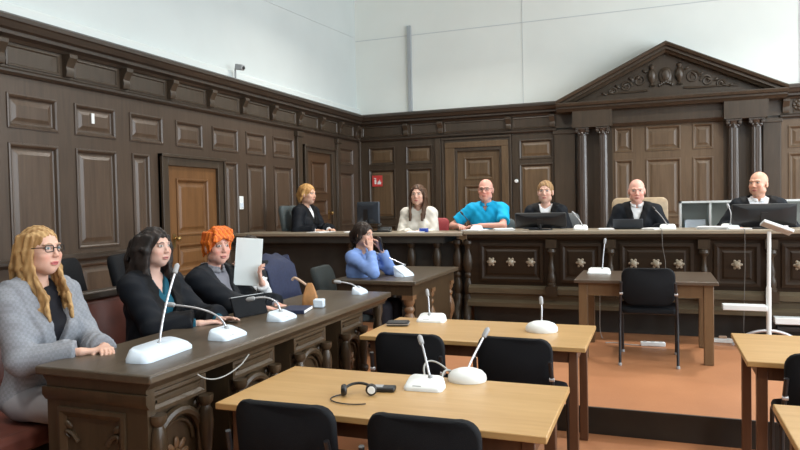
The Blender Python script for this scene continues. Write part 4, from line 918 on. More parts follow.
# ------------------------------------------------------------------ people: implicit surfaces meshed with surface nets
A = np.array
def nrm(v): v = np.asarray(v, float); return v/(np.linalg.norm(v)+1e-12)
def rotm(yaw=0, pitch=0, roll=0):
    cy, sy, cp, sp, cr, sr = math.cos(yaw), math.sin(yaw), math.cos(pitch), math.sin(pitch), math.cos(roll), math.sin(roll)
    Rz = A([[cy, -sy, 0], [sy, cy, 0], [0, 0, 1]]); Rx = A([[1, 0, 0], [0, cp, -sp], [0, sp, cp]]); Ry = A([[cr, 0, sr], [0, 1, 0], [-sr, 0, cr]])
    return Rz @ Rx @ Ry
class SDF:
    def __init__(s): s.ops = []
    def op(s, fn, lo, hi, mode='u', k=0.02): s.ops.append((fn, A(lo, float), A(hi, float), mode, k)); return s
    def cap(s, a, b, ra, rb=None, mode='u', k=0.02, flat=False):
        a, b = A(a, float), A(b, float); rb = ra if rb is None else rb; ba = b-a; L2 = float(ba @ ba)+1e-12; u = ba/math.sqrt(L2)
        def fn(P):
            px, py, pz = P[0]-a[0], P[1]-a[1], P[2]-a[2]
            t = np.clip((px*ba[0]+py*ba[1]+pz*ba[2])/L2, 0, 1)
            d = np.sqrt((px-t*ba[0])**2+(py-t*ba[1])**2+(pz-t*ba[2])**2)-(ra+(rb-ra)*t)
            if flat: d = np.maximum(d, px*u[0]+py*u[1]+pz*u[2]-math.sqrt(L2))
            return d
        m = max(ra, rb); return s.op(fn, np.minimum(a, b)-m, np.maximum(a, b)+m, mode, k)
    def ell(s, c, r, R=None, mode='u', k=0.02, extra=None):
        c, r = A(c, float), A(r, float)
        def fn(P):
            x, y, z = P[0]-c[0], P[1]-c[1], P[2]-c[2]
            if R is not None: x, y, z = (R[0, 0]*x+R[1, 0]*y+R[2, 0]*z, R[0, 1]*x+R[1, 1]*y+R[2, 1]*z, R[0, 2]*x+R[1, 2]*y+R[2, 2]*z)
            k0 = np.sqrt((x/r[0])**2+(y/r[1])**2+(z/r[2])**2); k1 = np.sqrt((x/r[0]**2)**2+(y/r[1]**2)**2+(z/r[2]**2)**2)+1e-9
            return k0*(k0-1)/k1
        m = A([max(r)]*3) if R is not None else r
        return s.op(fn, c-m, c+m, mode, k)
    def bounds(s):
        lo = np.min([o[1] for o in s.ops if o[3] == 'u'], axis=0); hi = np.max([o[2] for o in s.ops if o[3] == 'u'], axis=0); return lo, hi
    def mesh(s, h, fine=(), hf=0.004, noise=None, smooth=0):
        lo, hi = s.bounds(); lo = lo-2.5*h; hi = hi+2.5*h; ax = []
        for i in range(3):
            iv = sorted([(max(lo[i], f[0][i]), min(hi[i], f[1][i])) for f in fine if f[0][i] < hi[i] and f[1][i] > lo[i]])
            mg = []
            for a, b in iv:
                if mg and a <= mg[-1][1]+h: mg[-1][1] = max(b, mg[-1][1])
                else: mg.append([a, b])
            pts = []; cur = lo[i]
            for a, b in mg:
                if a > cur: pts.append(np.linspace(cur, a, max(2, int((a-cur)/h)+1))[:-1])
                pts.append(np.linspace(a, b, max(2, int((b-a)/hf)+1))[:-1]); cur = b
            if hi[i] > cur: pts.append(np.linspace(cur, hi[i], max(2, int((hi[i]-cur)/h)+2)))
            ax.append(np.unique(np.concatenate(pts)))
        X, Y, Z = ax; D = np.full((len(X), len(Y), len(Z)), 0.25, np.float32)
        for fn, a, b, mode, k in s.ops:
            m = k*1.5+2.5*h; sl = []
            for i in range(3):
                i0, i1 = np.searchsorted(ax[i], a[i]-m), np.searchsorted(ax[i], b[i]+m); sl.append(slice(int(i0), int(i1)))
            if any(q.stop-q.start < 2 for q in sl): continue
            P = (X[sl[0]][:, None, None], Y[sl[1]][None, :, None], Z[sl[2]][None, None, :])
            d = np.broadcast_to(fn(P), D[tuple(sl)].shape).astype(np.float32); E = D[tuple(sl)]
            if mode == 'u':
                if k > 0:
                    hh = np.clip(0.5+0.5*(E-d)/k, 0, 1); D[tuple(sl)] = E*(1-hh)+d*hh-k*hh*(1-hh)
                else: D[tuple(sl)] = np.minimum(E, d)
            elif mode == 's':
                if k > 0:
                    hh = np.clip(0.5-0.5*(E+d)/k, 0, 1); D[tuple(sl)] = E*(1-hh)-d*hh+k*hh*(1-hh)
                else: D[tuple(sl)] = np.maximum(E, -d)
            elif mode == 'off': D[tuple(sl)] = E+d
        if noise is not None: D = D+noise((X[:, None, None], Y[None, :, None], Z[None, None, :])).astype(np.float32)
        D[0], D[-1], D[:, 0], D[:, -1], D[:, :, 0], D[:, :, -1] = 1, 1, 1, 1, 1, 1
        return nets(D, ax, smooth)
def nets(D, ax, smooth=0):
    n = D.shape; ins = D < 0; cn = (n[0]-1, n[1]-1, n[2]-1); allk = []; allp = []; quads = []
    for a in range(3):
        b, c = (a+1) % 3, (a+2) % 3
        s0 = [slice(None)]*3; s1 = [slice(None)]*3; s0[a] = slice(0, n[a]-1); s1[a] = slice(1, n[a])
        I, J = ins[tuple(s0)], ins[tuple(s1)]; idx = A(np.nonzero(I != J)).T
        if not len(idx): continue
        d0 = D[tuple(idx.T)]; nx = idx.copy(); nx[:, a] += 1; d1 = D[tuple(nx.T)]; t = d0/(d0-d1)
        pos = np.stack([ax[i][idx[:, i]] for i in range(3)], 1); pos[:, a] += t*(ax[a][nx[:, a]]-ax[a][idx[:, a]])
        q = []
        for ob, oc in ((-1, -1), (0, -1), (0, 0), (-1, 0)):
            ce = idx.copy(); ce[:, b] += ob; ce[:, c] += oc
            key = (ce[:, 0]*cn[1]+ce[:, 1])*cn[2]+ce[:, 2]; allk.append(key); allp.append(pos); q.append(key)
        q = np.stack(q, 1); fl = ~I[tuple(idx.T)]; q[fl] = q[fl][:, ::-1]; quads.append(q)
    k = np.concatenate(allk); p = np.concatenate(allp); u, inv = np.unique(k, return_inverse=True); cnt = np.bincount(inv)
    V = np.stack([np.bincount(inv, p[:, i])/cnt for i in range(3)], 1); F = np.searchsorted(u, np.concatenate(quads))
    for _ in range(smooth):
        acc = np.zeros_like(V); c2 = np.zeros(len(V))
        for i in range(4):
            np.add.at(acc, F[:, i], V[F[:, (i+1) % 4]]+V[F[:, (i+3) % 4]]); np.add.at(c2, F[:, i], 2)
        V = V*0.5+0.5*acc/c2[:, None]
    return V, F
def mesh_obj(name, V, F, mat, col=None, parent=None):
    me = bpy.data.meshes.new(name); nv, nf = len(V), len(F)
    me.vertices.add(nv); me.vertices.foreach_set('co', V.astype(np.float32).ravel()); me.loops.add(nf*4); me.loops.foreach_set('vertex_index', F.astype(np.int32).ravel())
    me.polygons.add(nf); me.polygons.foreach_set('loop_start', np.arange(0, nf*4, 4, dtype=np.int32)); me.polygons.foreach_set('loop_total', np.full(nf, 4, np.int32))
    me.polygons.foreach_set('use_smooth', np.ones(nf, bool)); me.update(calc_edges=True); me.validate()
    me.materials.append(mat)
    if col is not None:
        at = me.color_attributes.new('Col', 'FLOAT_COLOR', 'POINT')
        c4 = np.ones((nv, 4), np.float32); c4[:, :3] = col; at.data.foreach_set('color', c4.ravel())
    o = bpy.data.objects.new(name, me); COL.objects.link(o)
    if parent is not None: o.parent = parent
    return o
MS = vcol('skin', 0.48, 0.4, sss=0.08); MHAIR = vcol('hair', 0.5, 0.3, bump=0.3, bscale=150)
MCLOTH = vcol('cloth', 0.75, 0.2, bump=0.12, bscale=300); MCHECK = vcol('checked_tweed', 0.8, 0.25, check=0.14)
MSATIN = vcol('robe_cloth', 0.68, 0.18)

def sm(e0, e1, x): t = np.clip((x-e0)/(e1-e0), 0, 1); return t*t*(3-2*t)
def ik(S, T, l1, l2, pole):
    S, T = A(S, float), A(T, float); d = T-S; L = np.linalg.norm(d); mx = (l1+l2)*0.985
    if L > mx: T = S+d/L*mx; d = T-S; L = mx
    u = d/L; a = (l1*l1-l2*l2+L*L)/(2*L); hgt = math.sqrt(max(0, l1*l1-a*a)); pv = A(pole, float); pv = pv-u*(pv @ u); pv = nrm(pv)
    return S+u*a+pv*hgt, T

class Person:
    def __init__(s, label, loc, rz, sc=1.0, skin=(0.62, 0.36, 0.26), w=1.0, lean=0.0, hgt=1.0, fem=False, yaw=0, pitch=0, roll=0, lh=None, rh=None,
                 hdir=None, curl=0.35, near=False, head_s=1.0, lip=(0.50, 0.16, 0.14), brow=(0.10, 0.06, 0.04), iris=(0.05, 0.04, 0.03), cheek=0.5, belly=0.0, headx=0.0, heady=0.0, stubble=0.0, lpole=None, rpole=None):
        s.__dict__.update(locals()); s.hf = 0.0036 if near else 0.0048; s.hc = 0.009 if near else 0.011
        s.NB = A([headx*0.5, lean+heady*0.5, 1.055*hgt]); s.HC = s.NB+A([headx*0.5, 0.03+heady*0.5, 0.155]); s.R = rotm(yaw, pitch, roll)
        off = lambda z: lean*(z-0.5)/0.55
        s.off = off; sw = 0.165*w; s.SH = {-1: A([-sw, off(0.985*hgt), 0.985*hgt]), 1: A([sw, off(0.985*hgt), 0.985*hgt])}
        s.arms = {}
        for k, h, pl in ((-1, lh, lpole), (1, rh, rpole)):
            if h is None: h = (k*0.16, 0.30, 0.62)
            s.arms[k] = (s.SH[k],)+ik(s.SH[k], h, 0.285, 0.255, pl or (k*0.6, -0.5, -0.8))
        s.body()
    # local head space
    def hp(s, P):
        x, y, z = P[0]-s.HC[0], P[1]-s.HC[1], P[2]-s.HC[2]; R = s.R/s.head_s
        return (R[0, 0]*x+R[1, 0]*y+R[2, 0]*z, R[0, 1]*x+R[1, 1]*y+R[2, 1]*z, R[0, 2]*x+R[1, 2]*y+R[2, 2]*z)
    def H(s, p): return s.HC+s.R @ (A(p, float)*s.head_s)
    def hell(s, S, c, r, mode='u', k=0.015, R=None):
        Rm = s.R if R is None else s.R @ R
        return S.ell(s.H(c), A(r)*s.head_s, Rm, mode, k)
    def hcap(s, S, a, b, ra, rb, mode='u', k=0.008): return S.cap(s.H(a), s.H(b), ra*s.head_s, rb*s.head_s, mode, k)
    def torso(s, S, e=0.0, hips=True, k=0.05):
        w, o, h = s.w, s.off, s.hgt
        S.ell((0, o(0.86)+0.0, 0.86*h), (0.165*w+e, 0.108*(0.6+0.4*w)+e, 0.175+e), k=k)
        S.ell((0, o(0.66)+0.012+s.belly*0.4, 0.66*h), (0.148*w+e+s.belly*0.5, 0.112*(0.6+0.4*w)+e+s.belly, 0.17+e), k=k)
        if hips: S.ell((0, 0.0, 0.52), (0.175*w+e, 0.125+e, 0.115+e), k=k)
        S.cap(s.SH[-1]*A([0.9, 1, 1]), s.SH[1]*A([0.9, 1, 1]), 0.056+e, k=0.04)
        for q in (-1, 1): S.cap(s.NB+A([q*0.02, -0.015, -0.005]), s.SH[q]+A([0, -0.01, 0.005]), 0.045+e*0.6, 0.045+e, k=0.03)
        if s.fem:
            for q in (-1, 1): S.ell((q*0.075, o(0.84)+0.085, 0.835*h), (0.068+e*0.7, 0.055+e*0.7, 0.068+e*0.7), k=0.04)
    def legs(s, S, r=0.0, shoes=False):
        for q in (-1, 1):
            S.cap((q*0.09, 0.02, 0.50), (q*0.105, 0.42, 0.495), 0.082+r, 0.06+r, k=0.04); S.cap((q*0.105, 0.42, 0.495), (q*0.105, 0.45, 0.09), 0.057+r, 0.042+r, k=0.02)
    def body(s):
        S = SDF(); s.torso(S, -0.014); s.legs(S, -0.012)
        for q in (-1, 1): S.cap((q*0.105, 0.44, 0.05), (q*0.11, 0.60, 0.035), 0.045, 0.034, k=0.02)
        fs = 0.88 if s.fem else 1.0; ff = 0.8 if s.fem else 1.0
        # neck, head
        S.cap(s.NB-A([0, 0.01, 0.03]), s.H((0, -0.018, -0.045)), 0.056*fs, 0.055*fs, k=0.02)
        e = s.hell
        e(S, (0, -0.012, 0.035), (0.074, 0.094, 0.084), k=0.02); e(S, (0, 0.030, -0.022 if s.fem else -0.025), (0.057 if s.fem else 0.060, 0.062, 0.084 if s.fem else 0.088), k=0.03)
        e(S, (0, 0.052, -0.085 if s.fem else -0.089), (0.026*ff+0.004, 0.026, 0.022), k=0.03)
        for q in (-1, 1):
            e(S, (q*0.040, 0.058, -0.020), (0.022, 0.024, 0.020), k=0.02)                # cheekbones
            e(S, (q*0.050, 0.015, -0.065), (0.018*ff, 0.035, 0.020), k=0.03)               # jaw angles
            e(S, (q*0.033, 0.048, -0.048), (0.020, 0.026, 0.028), k=0.025)               # cheeks
            e(S, (q*0.031, 0.103 if s.fem else 0.102, 0.016), (0.017, 0.018, 0.010), 's', 0.010)             # sockets
            e(S, (q*0.031, 0.073, 0.016), (0.0145, 0.0145, 0.0125), k=0.004)             # eyes
            s.hcap(S, (q*0.014, 0.091, 0.035), (q*0.045, 0.077, 0.034), 0.008*ff*ff, 0.007*ff*ff, k=0.012)
            e(S, (q*0.075, -0.006, -0.004), (0.010, 0.021, 0.033), k=0.006)
        s.hcap(S, (0, 0.086, 0.022), (0, 0.108-0.004*(1-ff)/0.2, -0.018), 0.0075*ff, 0.0115*ff, k=0.012)
        for q in (-1, 1): e(S, (q*0.011*ff, 0.097, -0.023), (0.0085*ff, 0.010, 0.007), k=0.006)
        e(S, (0, 0.089, -0.052), (0.022, 0.009, 0.0055), k=0.006); e(S, (0, 0.0875, -0.062), (0.019, 0.009, 0.006), k=0.006)
        e(S, (0, 0.104, -0.0570), (0.022, 0.012, 0.0022), 's', 0.004)
        fine = [(s.HC-0.13*s.head_s, s.HC+0.14*s.head_s)]
        rr = 0.9 if s.fem else 1.0
        for q in (-1, 1):
            a, b, c = s.arms[q]; S.cap(a, b, 0.047*rr, 0.038*rr, k=0.03); S.cap(b, c, 0.038*rr, 0.024*rr, k=0.02)
            hd = (s.hdir or {}).get(q); d = nrm(c-b) if hd is None else nrm(hd[0]); n = A((0, 0, -1.0)) if hd is None else A(hd[1], float); n = nrm(n-d*(n @ d)); t = q*-1*np.cross(n, d)
            t = q*np.cross(d, n); cu = s.curl if hd is None or len(hd) < 3 else hd[2]; hs = 0.92 if s.fem else 1.02
            fine.append((c-0.04-0.0*d, c+0.0*d+0.04)); tip = c+d*0.1; fine[-1] = (np.minimum(c, c+d*0.19*hs+n*0.06)-0.05, np.maximum(c, c+d*0.19*hs)+0.05)
            for i, (o, ln) in enumerate(((0.027, 0.072), (0.009, 0.080), (-0.009, 0.074), (-0.026, 0.058))):
                kn = c+(d*(0.088-0.004*abs(i-1))+t*o)*hs; S.cap(c+t*o*0.45*hs, kn, 0.0135*hs, 0.0105*hs, k=0.012)
                p = kn; ang = cu*0.7
                for j, fr in enumerate((0.45, 0.31, 0.24)):
                    dv = d*math.cos(ang)+n*math.sin(ang)+t*(o*1.5); nx = p+nrm(dv)*ln*fr*hs; S.cap(p, nx, (0.0092-0.0008*j)*hs, (0.0086-0.001*j)*hs, k=0.003); p = nx; ang += cu
            p = c+(d*0.022+t*0.022)*hs; m = p+nrm(d*0.65+t*0.75+n*0.25)*0.042*hs; S.cap(c+d*0.01, p, 0.016*hs, 0.014*hs, k=0.01); S.cap(p, m, 0.0135*hs, 0.0105*hs, k=0.008)
            m2 = m+nrm(d*0.9+t*0.3+n*0.35*cu)*0.030*hs; S.cap(m, m2, 0.0102*hs, 0.0088*hs, k=0.003); m3 = m2+nrm(d*0.95+t*0.05+n*cu)*0.024*hs; S.cap(m2, m3, 0.009*hs, 0.007*hs, k=0.003)
        V, F = S.mesh(s.hc, fine, s.hf)
        P = (V[:, 0], V[:, 1], V[:, 2]); x, y, z = s.hp(P); col = np.tile(A(s.skin, np.float32), (len(V), 1)); face = (y > 0.03) & (np.abs(x) < 0.08) & (np.abs(z) < 0.14)
        def mix(c, m): nonlocal col; m = (m*face)[:, None]; col = col*(1-m)+A(c)*m
        sk = A(s.skin)
        mix(sk*A([1.02, 0.70, 0.66]), s.cheek*np.exp(-(((np.abs(x)-0.038)/0.020)**2+((z+0.028)/0.020)**2))); mix(sk*A([1.0, 0.72, 0.68]), 0.6*s.cheek*np.exp(-((x/0.014)**2+((z+0.02)/0.016)**2))*(y > 0.09))
        if s.stubble: mix(sk*0.62, s.stubble*sm(-0.030, -0.055, z)*(y > 0.0)*sm(0.02, 0.05, y))
        mix(s.brow, 0.8*sm(1.25, 0.7, np.sqrt(((np.abs(x)-0.031)/0.019)**2+((z-0.0375+0.35*np.abs(np.abs(x)-0.026))/0.0048)**2)))
        er = np.sqrt(((np.abs(x)-0.031)/0.0125)**2+((z-0.016)/0.0062)**2); mix((0.10, 0.055, 0.04), sm(1.5, 1.15, er)*0.75); mix((0.72, 0.70, 0.68), sm(1.1, 0.9, er)); mix(s.iris, sm(1.2, 0.8, np.sqrt((np.abs(x)-0.031)**2+(z-0.016)**2)/0.0068)*(er < 1.15))
        mix(s.lip, 0.9*sm(1.2, 0.8, np.sqrt((x/0.023)**2+((z+0.057)/0.0095)**2))*(y > 0.07)); mix(A(s.lip)*0.45, sm(1.2, 0.6, np.sqrt((x/0.021)**2+((z+0.0570)/0.0022)**2))*(y > 0.07))  # thin dark line paints the shade of the crease between the lips
        s.o = mesh_obj('person', V, F, MS, col); s.o.location = s.loc; s.o.rotation_euler = (0, 0, s.rz); s.o.scale = (s.sc,)*3
        tag(s.o, s.label, 'person')
    # ---- clothing
    def garment(s, name, col, e=0.016, sleeve='long', vneck=None, hem='hip', vw=0.5, lapel=None, mat=None, collar_r=0.0, sl=0.93, wr=0.0, sleeve_e=0.0, wrink=0.0025, neck=0.060, sides=(-1, 1), edge=None):
        S = SDF(); s.torso(S, e); h = s.hgt
        for q in sides:
            a, b, c = s.arms[q]
            if sleeve == 'short':
                S.cap(a, a+(b-a)*0.74, 0.052+e, 0.050+e+sleeve_e, k=0.03, flat=True); continue
            if sleeve == 'none': continue
            S.cap(a, b, 0.052+e, 0.044+e+sleeve_e*0.5, k=0.035); S.cap(b, b+(c-b)*sl, 0.044+e+sleeve_e*0.5, 0.030+e+sleeve_e+wr, k=0.02, flat=True)
        if hem == 'long':
            for q in (-1, 1): S.cap((q*0.09, 0.02, 0.49), (q*0.11, 0.42, 0.49), 0.085+e, 0.072+e, k=0.06); S.cap((q*0.11, 0.42, 0.49), (q*0.11, 0.46, 0.16), 0.074+e, 0.08+e, k=0.05)
            S.cap((0, 0.1, 0.49), (0, 0.40, 0.48), 0.08+e, 0.07+e, k=0.06)
        vz = {}
        if vneck is not None:
            zb, zt = vneck*h, 1.09*h
            yf = s.off(0.85)+0.0
            def wedge(P, zb=zb, zt=zt):
                return np.maximum(np.abs(P[0])-vw*0.16*np.clip((P[2]-zb)/(zt-zb), -0.5, 1.2)-0.004, (yf+0.02)-P[1])*0.8
            if lapel:
                def lp(P): d = wedge(P); return -lapel*sm(0.062, 0.050, d)*sm(-0.02, 0.0, d)*(P[2] > zb-0.03)
                S.op(lp, (-0.25, yf-0.1, zb-0.08), (0.25, yf+0.25, zt+0.05), 'off', 0)
            S.op(wedge, (-0.2, yf-0.05, zb), (0.2, yf+0.25, zt+0.04), 's', 0.006); s.wedge = wedge
        S.cap(s.NB-A([0, 0.012, 0.02]), s.NB+A([0, 0.02, 0.16]), neck, neck+0.02, 's', 0.01)
        if hem == 'hip': S.op(lambda P: (P[2]-0.47)+0*P[0]+0*P[1], (-0.4, -0.4, 0.2), (0.4, 0.4, 0.47), 's', 0.01)
        ph = (sum(map(ord, name)) % 7)
        def nz(P): return wrink*(np.sin(P[0]*38+P[2]*22+ph)*np.sin(P[2]*31-P[1]*17+1.3)+0.6*np.sin(P[0]*71-P[2]*47+P[1]*63))
        V, F = S.mesh(0.0085 if s.near else 0.0115, noise=nz)
        c = np.tile(A(col, np.float32), (len(V), 1))
        if vneck is not None and edge is not None:
            d = wedge((V[:, 0], V[:, 1], V[:, 2])); m = (sm(0.062, 0.052, d)*(V[:, 2] > zb-0.03)*(V[:, 1] > yf))[:, None]; c = c*(1-m)+A(edge)*m
        return mesh_obj(name, V, F, mat or MCLOTH, c, s.o)
    def trousers(s, col, name='trousers'):
        S = SDF(); S.ell((0, 0.0, 0.515), (0.178*s.w, 0.128, 0.105), k=0.05); s.legs(S, 0.012); V, F = S.mesh(0.012, noise=lambda P: 0.002*np.sin(P[0]*40+P[1]*30)*np.sin(P[2]*35)); o = mesh_obj(name, V, F, MCLOTH, A(col), s.o)
        for q in (-1, 1):
            S = SDF(); S.cap((q*0.105, 0.43, 0.05), (q*0.11, 0.61, 0.036), 0.052, 0.040, k=0.02); S.op(lambda P: (P[2]-0.006)+0*P[0]+0*P[1], (-0.3, 0.2, -0.1), (0.3, 0.8, 0.0), 's', 0.0); V, F = S.mesh(0.011); mesh_obj('shoe', V, F, MCLOTH, A((0.02, 0.018, 0.017)), s.o)
    def hair(s, col, strands=(), cap=True, hairline=0.062, amp=0.002, thick=0.008, col2=None, face_cut=True, freq=150, extra=(), crown=(0, 0, 0), volume=1.0, name='hair'):
        S = SDF()
        if cap: s.hell(S, (0+crown[0], -0.016+crown[1], 0.038+crown[2]), ((0.074+thick)*volume, (0.095+thick)*volume, (0.084+thick)*volume), k=0.02)
        for c, r in extra: s.hell(S, c, r, k=0.02)
        for st in strands:
            pts, r0, r1 = st; n = len(pts)-1
            for i in range(n):
                ra = r0+(r1-r0)*i/n; rb = r0+(r1-r0)*(i+1)/n; S.cap(s.H(pts[i]), s.H(pts[i+1]), ra, rb, k=0.014)
        if face_cut:
            s.hell(S, (0, 0.085, hairline-0.105), (0.063, 0.085, 0.100), 's', 0.012)
        def nz(P):
            x, y, z = s.hp(P); return amp*(np.sin(freq*x+40*z+20*y)*np.sin(freq*0.9*y-30*z)+0.7*np.sin(freq*1.7*x+freq*0.6*y+1.0+25*np.sin(z*18)*0.1))
        V, F = S.mesh(0.0075 if s.near else 0.009, [(s.HC-0.13, s.HC+0.14)], s.hf, noise=nz); x, y, z = s.hp((V[:, 0], V[:, 1], V[:, 2]))
        f = 0.5+0.5*np.sin(freq*0.8*x+freq*0.7*y+30*z); c = A(col)*(1-f[:, None])+A(col2 if col2 is not None else [v*0.72 for v in col])*f[:, None]
        return mesh_obj(name, V, F, MHAIR, c, s.o)
    def glasses(s, col='black_plastic', r=0.0022, w=0.021, h=0.015):
        b = MB()
        for q in (-1, 1):
            ring = [tuple(s.H((q*0.0325+dx, 0.099-0.10*abs(q*0.0325+dx)*abs(q*0.0325+dx)/0.05, 0.014+dz))) for dx, dz in rrect(2*w, 2*h, 0.008, 3)]; b.tube(ring+ring[:2], r*s.head_s, 6)
            b.tube([tuple(s.H((q*0.053, 0.093, 0.020))), tuple(s.H((q*0.074, 0.06, 0.020))), tuple(s.H((q*0.079, -0.01, 0.016)))], r*s.head_s, 6)
        b.tube([tuple(s.H((-0.012, 0.102, 0.018))), tuple(s.H((0.012, 0.102, 0.018)))], r*s.head_s, 6)
        return b.build('glasses', col, s.o)
    def collar(s, col, name='collar', r=0.066, hh=0.035, drop=0.02):
        """turned-down collar ring round the neck"""
        S = SDF(); n = 18
        for i in range(n):
            a0, a1 = [(-PI*0.5+0.30)+(2*PI-0.6)*k/n-0.0 for k in (i, i+1)]
            a0 += PI; a1 += PI
            p = [s.NB+A([r*math.cos(a), -0.012+r*1.05*math.sin(a)*1.0+0.0, 0.012-0.028*max(0, math.sin(a))]) for a in (a0, a1)]
            S.cap(p[0], p[1], 0.014, 0.014, k=0.008); S.cap(p[0]*A([1, 1, 1])+A([0, 0, hh*0.5]), p[1]+A([0, 0, hh*0.5]), 0.008, k=0.006)
        V, F = S.mesh(0.006); return mesh_obj(name, V, F, MCLOTH, A(col), s.o)
    def sheet(s, name, pts, mat, th=0.006):
        """small cloth piece from a grid of local points"""
        b = MB(); b.loft([[tuple(p) for p in row] for row in pts], closed=False, cap=False); o = b.build(name, mat, s.o, angle=80); m = o.modifiers.new('thickness', 'SOLIDIFY'); m.thickness = th; return o

BLK = (0.007, 0.009, 0.013); VEL = (0.005, 0.005, 0.006); WHT = (0.74, 0.76, 0.78)
FX = -PI/2      # facing the middle of the room
def long_hair(side_pts): return side_pts

# 1 blond woman in a grey tweed blazer
P = Person('blond woman with glasses and grey blazer sitting at the near end of the carved desk', (-2.80, 2.38, Z1), FX, 0.985, (0.68, 0.42, 0.32), 0.96, 0.02, fem=True, near=True, yaw=0.0, pitch=0.02,
           rh=(0.05, 0.335, 0.745), lh=(-0.07, 0.36, 0.745), curl=0.55, hdir={1: ((-0.75, 0.5, -0.02), (0, 0, -1), 0.5), -1: ((0.55, 0.7, 0.02), (0, 0, -1), 0.45)}, lip=(0.55, 0.12, 0.13), brow=(0.28, 0.17, 0.09), iris=(0.10, 0.14, 0.16), cheek=0.6)
P.garment('shirt', (0.012, 0.012, 0.016), 0.004, neck=0.055); P.trousers((0.30, 0.30, 0.32))
P.garment('blazer', (0.27, 0.285, 0.315), 0.020, vneck=0.70, vw=0.62, lapel=0.010, mat=MCHECK, sleeve_e=0.006, wrink=0.004, hem='none')
st = []
for q in (-1, 1):
    for k in range(6):
        a = k/5; wv = 0.006*(-1)**k
        st.append(([(q*(0.060+0.010*a), 0.020-0.080*a, 0.070), (q*(0.074+0.006*a), 0.015-0.075*a, 0.0), (q*(0.078+0.008*a), 0.028-0.080*a, -0.08), (q*(0.072+0.014*a)+wv, 0.060-0.095*a, -0.15), (q*(0.064+0.018*a)-wv, 0.092-0.11*a, -0.22), (q*(0.068+0.016*a)+wv, 0.108-0.11*a, -0.275), (q*(0.066+0.012*a), 0.112-0.10*a, -0.325-0.012*(k % 2))], 0.0135, 0.0075))
for k in range(6): x = -0.06+0.024*k; st.append(([(x*0.9, -0.095, 0.03), (x*1.1, -0.110, -0.07), (x*1.2, -0.112, -0.17), (x*1.2+0.006*(-1)**k, -0.115, -0.27)], 0.017, 0.011))
P.hair((0.52, 0.33, 0.145), st, col2=(0.30, 0.165, 0.06), hairline=0.082, amp=0.0022, freq=230, thick=0.005)
P.glasses('black_plastic', 0.0023)

# 2 dark-haired lawyer
P = Person('dark-haired woman in a black robe with a teal blouse at the carved desk', (-2.80, 3.15, Z1), FX, 0.955, (0.64, 0.41, 0.33), 1.0, 0.035, fem=True, near=True, yaw=-0.12, pitch=0.0,
           rh=(0.03, 0.40, 0.765), lh=(-0.12, 0.44, 0.765), hdir={1: ((-0.75, 0.6, 0.05), (0, 0, -1), 0.25), -1: ((0.1, 0.95, 0.16), (0.3, 0, -1), 0.16)}, lip=(0.45, 0.15, 0.14), brow=(0.03, 0.02, 0.018))
P.garment('blouse', (0.010, 0.085, 0.13), 0.005, neck=0.075, vneck=0.93, vw=0.5); P.trousers((0.015, 0.015, 0.018))
P.garment('robe', BLK, 0.024, vneck=0.62, vw=0.50, lapel=0.007, sleeve_e=0.016, wr=0.016, hem='long', mat=MSATIN, edge=VEL, wrink=0.004, sl=0.88)
st = []
for q in (-1, 1):
    for k in range(6):
        a = k/5
        st.append(([(q*(0.060+0.022*a), 0.025-0.085*a, 0.06), (q*(0.092+0.008*a), 0.020-0.085*a, -0.01), (q*(0.092+0.016*a), 0.012-0.08*a, -0.09), (q*(0.094+0.02*a), 0.018-0.085*a, -0.15), (q*(0.085+0.02*a), 0.010-0.075*a, -0.20)], 0.026, 0.019))
for k in range(5): x = -0.07+0.035*k; st.append(([(x, -0.10, 0.03), (x*1.25, -0.125, -0.06), (x*1.3, -0.12, -0.15), (x*1.2, -0.11, -0.2)], 0.032, 0.022))
P.hair((0.028, 0.020, 0.017), st, col2=(0.012, 0.009, 0.008), hairline=0.074, amp=0.0036, freq=130, thick=0.010)

# 3 orange-haired lawyer
P = Person('person with short bright orange hair and grey scarf in a black robe', (-2.80, 3.75, Z1), FX, 0.925, (0.68, 0.38, 0.30), 1.08, 0.03, fem=True, near=True, yaw=-0.42, pitch=-0.02, head_s=1.06,
           rh=(-0.02, 0.46, 0.775), lh=(-0.19, 0.44, 0.775), hdir={1: ((0.15, 0.9, -0.08), (0, 0, -1), 0.6), -1: ((0.5, 0.8, 0.0), (0, 0, -1), 0.5)}, brow=(0.42, 0.20, 0.08), cheek=0.8)
P.garment('shirt', (0.20, 0.20, 0.23), 0.006, neck=0.052); P.trousers((0.015, 0.015, 0.018))
P.garment('robe', BLK, 0.026, vneck=0.70, vw=0.62, lapel=0.007, sleeve_e=0.018, wr=0.018, hem='long', mat=MSATIN, edge=(0.020, 0.022, 0.026), wrink=0.004, sl=0.90)
P.collar((0.19, 0.19, 0.21), 'scarf', r=0.074, hh=0.05)
S_ = [([(x*0.9-0.02, -0.01, 0.130), (x*1.1-0.012, 0.055, 0.112), (x*1.25+0.008, 0.090, 0.072), (x*1.3+0.022, 0.100, 0.046+0.004*(i % 2))], 0.015, 0.007) for i, x in enumerate((-0.060, -0.045, -0.030, -0.015, 0.0, 0.015, 0.030, 0.045))]
for q in (-1, 1):
    for k in range(4): S_ += [([(q*0.062, 0.03-0.03*k, 0.095), (q*0.076, 0.036-0.03*k, 0.035), (q*(0.075-0.002*k), 0.040-0.033*k, -0.015-0.014*k)], 0.015, 0.008)]
P.hair((0.78, 0.20, 0.022), S_, col2=(0.50, 0.085, 0.010), hairline=0.068, amp=0.0018, freq=230, thick=0.009)

